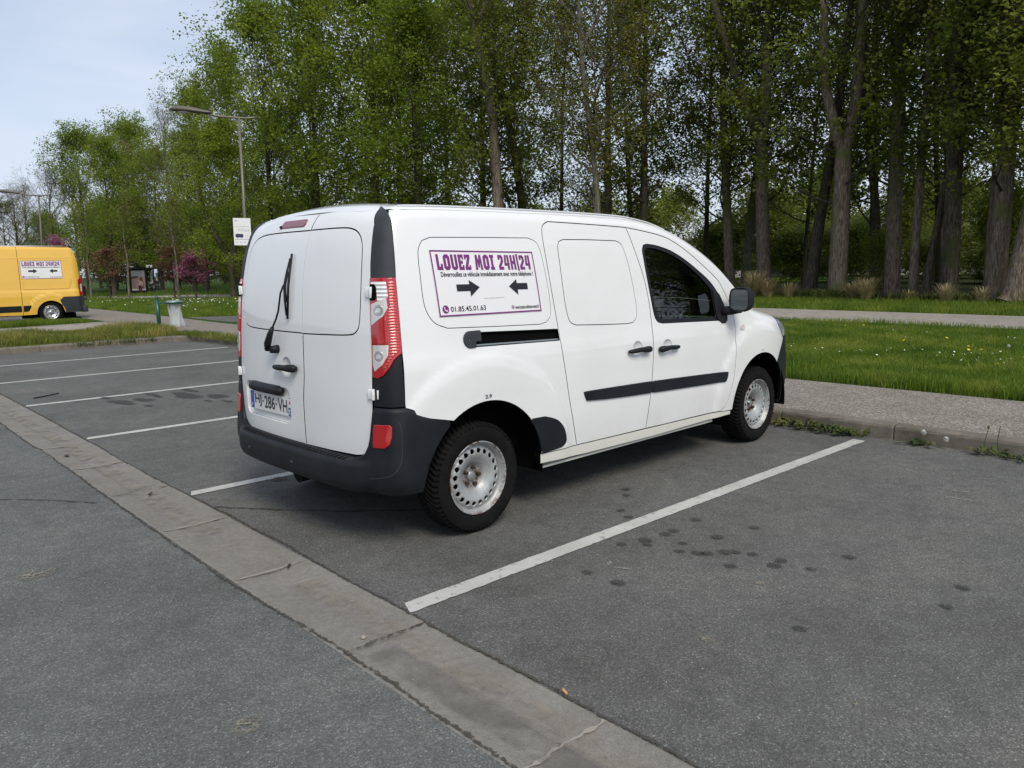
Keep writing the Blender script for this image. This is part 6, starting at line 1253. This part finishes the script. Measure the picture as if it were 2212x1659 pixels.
for a in (.13,.27): V, Fc = tri_poly(ell(a,.27,.025,.025,12)); put2d('printed_wheel', V, Fc, None, m_pb, 'grey_ink', pb, .1022, keep=True)
V, Fc = tri_poly([(.04,.20),(.58,.20),(.58,.215),(.04,.215)]); put2d('printed_line', V, Fc, None, m_pb, 'grey_ink', pb, .102, keep=True)
for a in (.42,.48,.54): 
    for V, Fc in (tri_poly(ell(a,.565,.012,.012,8)), tri_poly([(a-.012,.50),(a+.012,.50),(a+.006,.55),(a-.006,.55)])): put2d('printed_figure', V, Fc, None, m_pb, 'grey_ink', pb, .102, keep=True)
    V, Fc = tri_poly([(a-.004,.25),(a+.004,.25),(a+.004,.40),(a-.004,.40)]); put2d('printed_post', V, Fc, None, m_pb, 'grey_ink', pb, .102, keep=True)
for a in (.10,.24,.38,.52): V, Fc = tri_poly(ell(a,.11,.022,.018,8)); put2d('printed_mark', V, Fc, None, m_pb, 'grey_ink', pb, .102, keep=True)
# ================================================================= litter bin
bn = empty('litter_bin', (4.17,16.60,.113)); tag(bn, 'green post holding a hoop with a clear plastic bin bag, on the grass island', 'litter bin')
b = MB(); b.tube([(.0,0,0),(-.012,.0,.70)], .052, 16); b.lathe([(.052,.0),(.058,.01),(.05,.02),(.03,.03)], 16, (-.012,0,.70), 'Z'); b.ellipsoid((-.012,0,.765), (.052,.052,.052), 16, 10); b.build('post', 'green_paint', bn, True)
b = MB(); b.box((.10,0,.635), (.26,.05,.045), ry=-.03); b.build('bracket', 'green_paint', bn, bevel=.008)
hx_ = .42; b = MB(); b.tube([(hx_+.22*math.cos(q), .19*math.sin(q), .645) for q in np.linspace(0, 2*PI, 33)], .016, 8, False); b.build('hoop', 'galvanised', bn, True)
b = MB(); b.lathe([(.0,.030),(.12,.029),(.195,.020),(.205,.008),(.20,.0)], 32, (hx_,0,.655), 'Z'); lid = b.build('lid', 'galvanised', bn, True)
b = MB(); b.lathe([(.206,.0),(.208,-.05),(.202,-.055)], 32, (hx_,0,.650), 'Z'); b.build('lid_band', 'green_paint', bn, True)
r = np.random.default_rng(4); V = []; n = 48; rows = 22
for i in range(rows):
    t = i/(rows-1); z = .66-.665*t; base = .225 if t < .06 else .170-.030*math.sin(PI*min(1,t*1.05))-.005*t
    for k in range(n):
        q = 2*PI*k/n; f = 1+(.13*math.sin(5*q+2*t)+.09*math.sin(8*q-5*t)+.06*math.sin(13*q+9*t)+.16*math.sin(3*q+1)*t)*min(1,t*5)+r.normal(0,.012); V.append((hx_+base*f*math.cos(q)+.02*t, base*.85*f*math.sin(q), z))
V += [(hx_,0,.0)]; Fc = [(i*n+k, i*n+(k+1) % n, (i+1)*n+(k+1) % n, (i+1)*n+k) for i in range(rows-1) for k in range(n)]+[((rows-1)*n+k, (rows-1)*n+(k+1) % n, rows*n) for k in range(n)]
mk('bin_bag', V, Fc, 'bag_plastic', bn, True)
# ================================================================= bus shelter and people (beyond the lawn the ground falls a little)
C0_ = np.array([-2.6763,-4.2037,1.4675]); SC = 1.25
def far(x, y, z): p_ = C0_+SC*(np.array([x, y, z])-C0_); return p_
o_ = far(15.62,57,.0); W_ = 2.1*SC; ZB = float(o_[2])
nodemat('shelter_frame', (.018,.018,.022), .4); nodemat('poster_pink', (.42,.27,.25), .5); nodemat('poster_brown', (.17,.10,.08), .5); nodemat('poster_sky', (.36,.37,.42), .5)
bs = empty('bus_shelter', (float(o_[0]), float(o_[1]), ZB)); tag(bs, 'black glazed bus shelter with a backlit poster panel', 'bus shelter')
b = MB()
for x in (.03,1.42,W_*.98):
    for y in (0,1.15): b.box((x, y, 1.22), (.07,.07,2.44))
b.build('frame', 'shelter_frame', bs)
b = MB(); b.box((W_/2, .55, 2.46), (W_+.25,1.6,.09)); b.build('roof', 'shelter_frame', bs)
b = MB(); b.box((.02+.72,-.02,1.28), (1.46,.16,2.2)); b.build('poster_case', 'shelter_frame', bs)
def m_po(u, v): return np.stack([.16+u, np.full_like(u,-.105), .42+v], 1)
po = patch('poster', [(0,0),(1.18,0),(1.18,1.80),(0,1.80)], m_po, 'poster_pink', bs, depth=0, inset=0, step=.5)
for l_, m_ in (([(0,1.2),(1.18,1.3),(1.18,1.8),(0,1.8)], 'poster_sky'), ([(.0,1.05),(.5,1.1),(.7,1.25),(.4,1.30),(.0,1.25)], 'poster_brown'), ([(.62,.18),(1.02,.18),(1.0,.8),(.95,1.12),(.84,1.30),(.76,1.12),(.68,.8)], 'poster_brown')): V, Fc = tri_poly(l_); put2d('poster_print', V, Fc, None, m_po, m_, po, .004, keep=True)
V, Fc = tri_poly([(0,0),(1.18,0),(1.18,.14),(0,.14)]); put2d('poster_print', V, Fc, None, m_po, 'sign_white', po, .005, keep=True)
for x0, x1, y in ((1.47,2.55,1.15),): mk('glass_panel', [(x0,y,.3),(x1,y,.3),(x1,y,2.35),(x0,y,2.35)], [(0,1,2,3)], 'shelter_glass', bs)
mk('glass_panel', [(W_*.98,.1,.3),(W_*.98,1.1,.3),(W_*.98,1.1,2.35),(W_*.98,.1,2.35)], [(0,1,2,3)], 'shelter_glass', bs)
b = MB(); b.box((2.32,1.10,1.52), (.22,.03,.95)); b.build('timetable', 'sign_white', bs)
b = MB(); b.box((1.75,-.25,2.62), (.56,.05,.22)); sgn = b.build('route_plate', 'sign_white', bs); b = MB(); b.box((1.76,-.285,2.60), (.14,.01,.12)); b.build('bus_symbol', 'black_ink', bs)
b = MB(); b.box((.28,-.1,2.58), (.32,.05,.10)); b.build('route_plate', 'sign_white', bs)
b = MB(); b.box((2.0,.85,.46), (1.0,.3,.04)); b.box((1.65,.85,.23), (.05,.25,.46)); b.box((2.35,.85,.23), (.05,.25,.46)); b.build('bench', 'shelter_frame', bs)
for nm, c in (('skin', (.42,.26,.19)), ('hair_dark', (.02,.016,.013)), ('cloth_pink', (.55,.33,.33)), ('cloth_maroon', (.13,.018,.035)), ('cloth_black', (.015,.015,.018)), ('cloth_grey', (.20,.20,.22)), ('cloth_beige', (.40,.35,.29)), ('cloth_white', (.62,.62,.60))): nodemat(nm, c, .85)
def skinfig(name, pts, edges, radii, mat, parent, sub=2):
    me = bpy.data.meshes.new(name); me.from_pydata([tuple(p) for p in pts], edges, []); o = bpy.data.objects.new(name, me); COL.objects.link(o); me.materials.append(MAT[mat])
    md = o.modifiers.new('skin', 'SKIN'); 
    if not me.skin_vertices: 
        bpy.context.view_layer.objects.active = o; o.select_set(True); bpy.ops.object.modifier_remove(modifier='skin'); bpy.ops.object.modifier_add(type='SKIN'); md = o.modifiers[0]
    for v, r_ in zip(me.skin_vertices[0].data, radii): v.radius = r_ if hasattr(r_, '__len__') else (r_, r_)
    me.skin_vertices[0].data[0].use_root = True; md.use_smooth_shade = True
    s_ = o.modifiers.new('sub', 'SUBSURF'); s_.levels = s_.render_levels = sub
    dg = bpy.context.evaluated_depsgraph_get(); nm = bpy.data.meshes.new_from_object(o.evaluated_get(dg)); o.modifiers.clear(); old = o.data; o.data = nm; bpy.data.meshes.remove(old)
    if not nm.materials: nm.materials.append(MAT[mat])
    o.parent = parent; return o
def person(x, y, z, H, face, label, top, legs, hair='hair_dark', long_hair=False, stride=.0, coat=0, arms=(.10,.10), bag=None):
    e = empty('person', (x, y, z), face); tag(e, label, 'person'); k = H/1.70
    A = lambda *q: Vector(q)*k
    s = stride
    J = [A(0,0,.95),A(0,0,1.12),A(0,0,1.36),A(0,.0,1.47),A(.01,0,1.56),A(.015,0,1.66), A(0,.09,.90),A(.06*s*5,.09,.50),A(.10*s*3,.10,.07),A(.12+.10*s*3,.11,.03), A(0,-.09,.90),A(-.03*s*5,-.09,.50),A(-.12*s*3,-.10,.07),A(.12-.12*s*3,-.11,.03),
         A(0,.18,1.38),A(-.02,.23,1.12),A(arms[0],.22,.90),A(arms[0]+.05,.21,.82), A(0,-.18,1.38),A(-.02,-.23,1.12),A(arms[1],-.22,.90),A(arms[1]+.05,-.21,.82)]
    E_ = [(0,1),(1,2),(2,3),(3,4),(4,5),(0,6),(6,7),(7,8),(8,9),(0,10),(10,11),(11,12),(12,13),(2,14),(14,15),(15,16),(16,17),(2,18),(18,19),(19,20),(20,21)]
    R = [(.11,.13),(.10,.12),(.10,.14),.05,.075,.07,.085,.055,.038,.03,.085,.055,.038,.03,.05,.038,.028,.025,.05,.038,.028,.025]; R = [(a[0]*k, a[1]*k) if hasattr(a,'__len__') else (a*k,a*k) for a in R]
    skinfig('body', J, E_, R, 'skin', e)
    g = 1.16; jt = [J[i] for i in (0,1,2,14,15,16,18,19,20)]; skinfig('jacket', jt, [(0,1),(1,2),(2,3),(3,4),(4,5),(2,6),(6,7),(7,8)], [(R[i][0]*g+.008, R[i][1]*g+.008) for i in (0,1,2,14,15,16,18,19,20)], top, e)
    tr = [J[i] for i in (0,6,7,8,10,11,12)]; skinfig('trousers', tr, [(0,1),(1,2),(2,3),(0,4),(4,5),(5,6)], [(R[i][0]*1.12+.005, R[i][1]*1.12+.005) for i in (0,6,7,8,10,11,12)], legs, e)
    if coat: b = MB(); b.lathe([(.17*k,1.0*k),(.20*k,.75*k),(.23*k,coat*k)], 16, (0,0,0), 'Z'); b.build('coat_skirt', top, e, True)
    b = MB(); b.ellipsoid(A(-.018,0,1.635), (.098*k,.092*k,.105*k), 14, 9)
    if long_hair: b.ellipsoid(A(-.06,0,1.47), (.06*k,.11*k,.20*k), 12, 8)
    b.build('hair', hair, e, True)
    b = MB(); b.ellipsoid(A(.088,.03,1.605), (.010*k,.012*k,.008*k), 6, 4); b.ellipsoid(A(.088,-.03,1.605), (.010*k,.012*k,.008*k), 6, 4); b.build('eyes', 'hair_dark', e)
    b = MB(); b.ellipsoid(A(.055+.12*0+.10*s*3,.10,.035), (.13*k,.045*k,.04*k), 10, 6); b.ellipsoid(A(.055-.12*s*3,-.10,.035), (.13*k,.045*k,.04*k), 10, 6); b.build('shoes', 'cloth_white' if legs != 'cloth_black' else 'cloth_black', e, True)
    if bag: b = MB(); b.box(A(.02,.27,.95), (.14*k,.10*k,.28*k)); b.build('shoulder_bag', bag, e, bevel=.02)
    return e
TC = -PI/2-.75
def pf(x, y, H, *a, **k): q = far(x, y, 0); return person(float(q[0]), float(q[1]), float(q[2]), H, *a, **k)
pf(16.17,56.4,1.50, TC,'person in a pink jacket and dark red trousers waiting before the poster','cloth_pink','cloth_maroon',long_hair=True)
pf(16.92,56.4,1.30, TC+.6,'person in dark clothes bending forward with a white bag inside the shelter','cloth_black','cloth_black',bag='cloth_white',arms=(.25,.25))
pf(17.32,56.3,1.62, TC+1.4,'person in a long black coat standing at the open end of the shelter','cloth_black','cloth_beige',hair='cloth_grey',coat=.45)
q = far(13.0,61.5,0); person(float(q[0])-1.2, float(q[1]), float(q[2])+.05, 1.60, TC,'person in black walking just right of the yellow van','cloth_black','cloth_black',stride=.3)
person(float(q[0])-.35, float(q[1])-.8, float(q[2])+.05, 1.72, TC,'grey-haired person in a light jacket walking beside the one in black','cloth_grey','cloth_grey',hair='cloth_white',stride=.45,bag='cloth_black')
# low platform of the bus stop
P0, P1 = far(10.9,46.2,0), far(17.3,46.2,0)
pz_ = float(far(0,46.2,.12)[2]); b = MB(); b.box(((P0[0]+P1[0])/2, P0[1]+1.2, pz_-.1), (P1[0]-P0[0], 2.4, .36)); tag(b.build('bus_platform', 'platform_concrete', None, bevel=.02), 'long low concrete platform of the bus stop', kind='structure')
# stop posts
for i, (x, y, h, l_, hw) in enumerate([(14.35,57.4,2.0,'bus stop post with a small white flag left of the shelter',.34),(13.0,59,1.9,'blurred white sign on a thin post above the walkers',.30)]):
    q = far(x, y, 0); e = empty('bus_stop_sign', tuple(map(float, q))); tag(e, l_, 'sign'); b = MB(); b.tube([(0,0,0),(0,0,h*1.2)], .035, 8); b.build('post', 'lamp_dark', e); b = MB(); b.box((0,-.04,h*1.1), (hw,.04,.34)); b.build('plate', 'sign_white', e); b = MB(); b.box((0,-.07,h*1.1-.05), (hw*.6,.02,.10)); b.build('symbol', 'plate_blue', e)
    b = MB(); b.box((0.06,0,.45), (.26,.2,.9)); b.build('cabinet', 'shelter_frame', e)
# parked car front, mostly hidden by the yellow van
cx_, cy_, cz_ = map(float, far(13.0,71,-.02)); car = empty('parked_car', (cx_-2.6, cy_-9, -.45), -.6); tag(car, 'pale parked car whose nose shows right of the yellow van', 'car')
nodemat('car_silver', (.45,.46,.48), .3, coat=1)
V = []; st_ = [(-2.1,.55,.75),(-1.9,.80,.95),(-1.2,.86,1.35),(-.4,.86,1.48),(.4,.86,1.42),(1.0,.86,1.0),(1.7,.84,.88),(2.05,.74,.70),(2.12,.62,.45)]
for x, w_, zt in st_:
    for s_, z in ((-1,.22),(-1.03,.55),(-1,.80 if zt > .8 else zt*.9),(-.80,zt-.04),(-.4,zt),(.4,zt),(.80,zt-.04),(1,.80 if zt > .8 else zt*.9),(1.03,.55),(1,.22)): V.append((x, s_*w_, min(z, zt)))
b = MB(); b.add(V, [(i*10+j, i*10+j+1, (i+1)*10+j+1, (i+1)*10+j) for i in range(8) for j in range(9)]+[tuple(range(10)), tuple(range(80,90))[::-1]]); b.build('body', 'car_silver', car, True)
b = MB(); b.add([(.45,-.68,1.38),(.45,.68,1.38),(1.0,.74,1.02),(1.0,-.74,1.02)], [(0,1,2,3)]); o = b.build('windscreen', 'headlight_lens', car); o.location = (.03,0,.03)
for x in (-1.3,1.35):
    for sy in (-.8,.8): b = MB(); b.lathe([(0,-.1),(.2,-.1),(.31,-.08),(.31,.08),(.2,.1),(0,.1)], 20, (x,sy,.31)); b.build('wheel', 'tyre_rubber', car)
for sy in (-.58,.58): b = MB(); b.ellipsoid((2.0,sy,.66), (.12,.17,.09)); b.build('headlight', 'clear_lens', car, True)
b = MB(); b.box((2.12,0,.42), (.02,.52,.11)); b.build('number_plate', 'plate_white', car); b = MB(); b.box((2.10,0,.56), (.03,.9,.12)); b.build('grille', 'dark_void', car)
# pale buildings far behind the trees
nodemat('render_pale', (.55,.54,.52), .9); nodemat('window_dark', (.05,.06,.07), .2); nodemat('roof_grey', (.22,.22,.22), .8)
def block(x, y, L_, D_, H, rz, label, z=0.):
    e = empty('low_building', (x, y, z), rz); tag(e, label, 'building'); b = MB(); b.box((0,0,H/2), (L_,D_,H)); wl__ = b.build('wall', 'render_pale', e); b = MB(); b.box((0,0,H+.12), (L_+.6,D_+.6,.24)); b.build('roof', 'roof_grey', e)
    n = int(L_/3.2); src = None
    for k in range(n):
        for zz_ in (1.7,) if H < 4.5 else (1.5, 4.3):
            if src is None: b = MB(); b.box((0,0,0), (1.5,.10,1.3)); src = b.build('window', 'window_dark', e); c = src
            else: c = src.copy(); COL.objects.link(c); c.parent = e
            c.location = (-L_/2+1.8+k*3.2, -D_/2-.02, zz_)
block(86,20,46,9,5.6,-1.15,'long pale two-storey building glimpsed between the trunks on the right'); block(70,48,24,9,4.0,-.9,'pale low building glimpsed behind the limes in the middle'); block(64,66,16,7,3.4,-.7,'pale low building right of the purple blossom',-.3)
# dark fence on the mound right of the shelter
fr = [far(19.0,52.0,0), far(27.5,40,0)]; fe_ = empty('park_fence', (26.5,50.5,.6), -.95); tag(fe_, 'low dark slatted fence on the mound right of the bus stop', 'fence')
for k in range(15):
    b = MB(); b.box((-7+k,0,.5), (.10,.08,1.0)); b.build('post', 'dark_bark', fe_)
for z in (.3,.65,.92): b = MB(); b.box((0,0,z), (14.2,.05,.14)); b.build('rail', 'dark_bark', fe_)
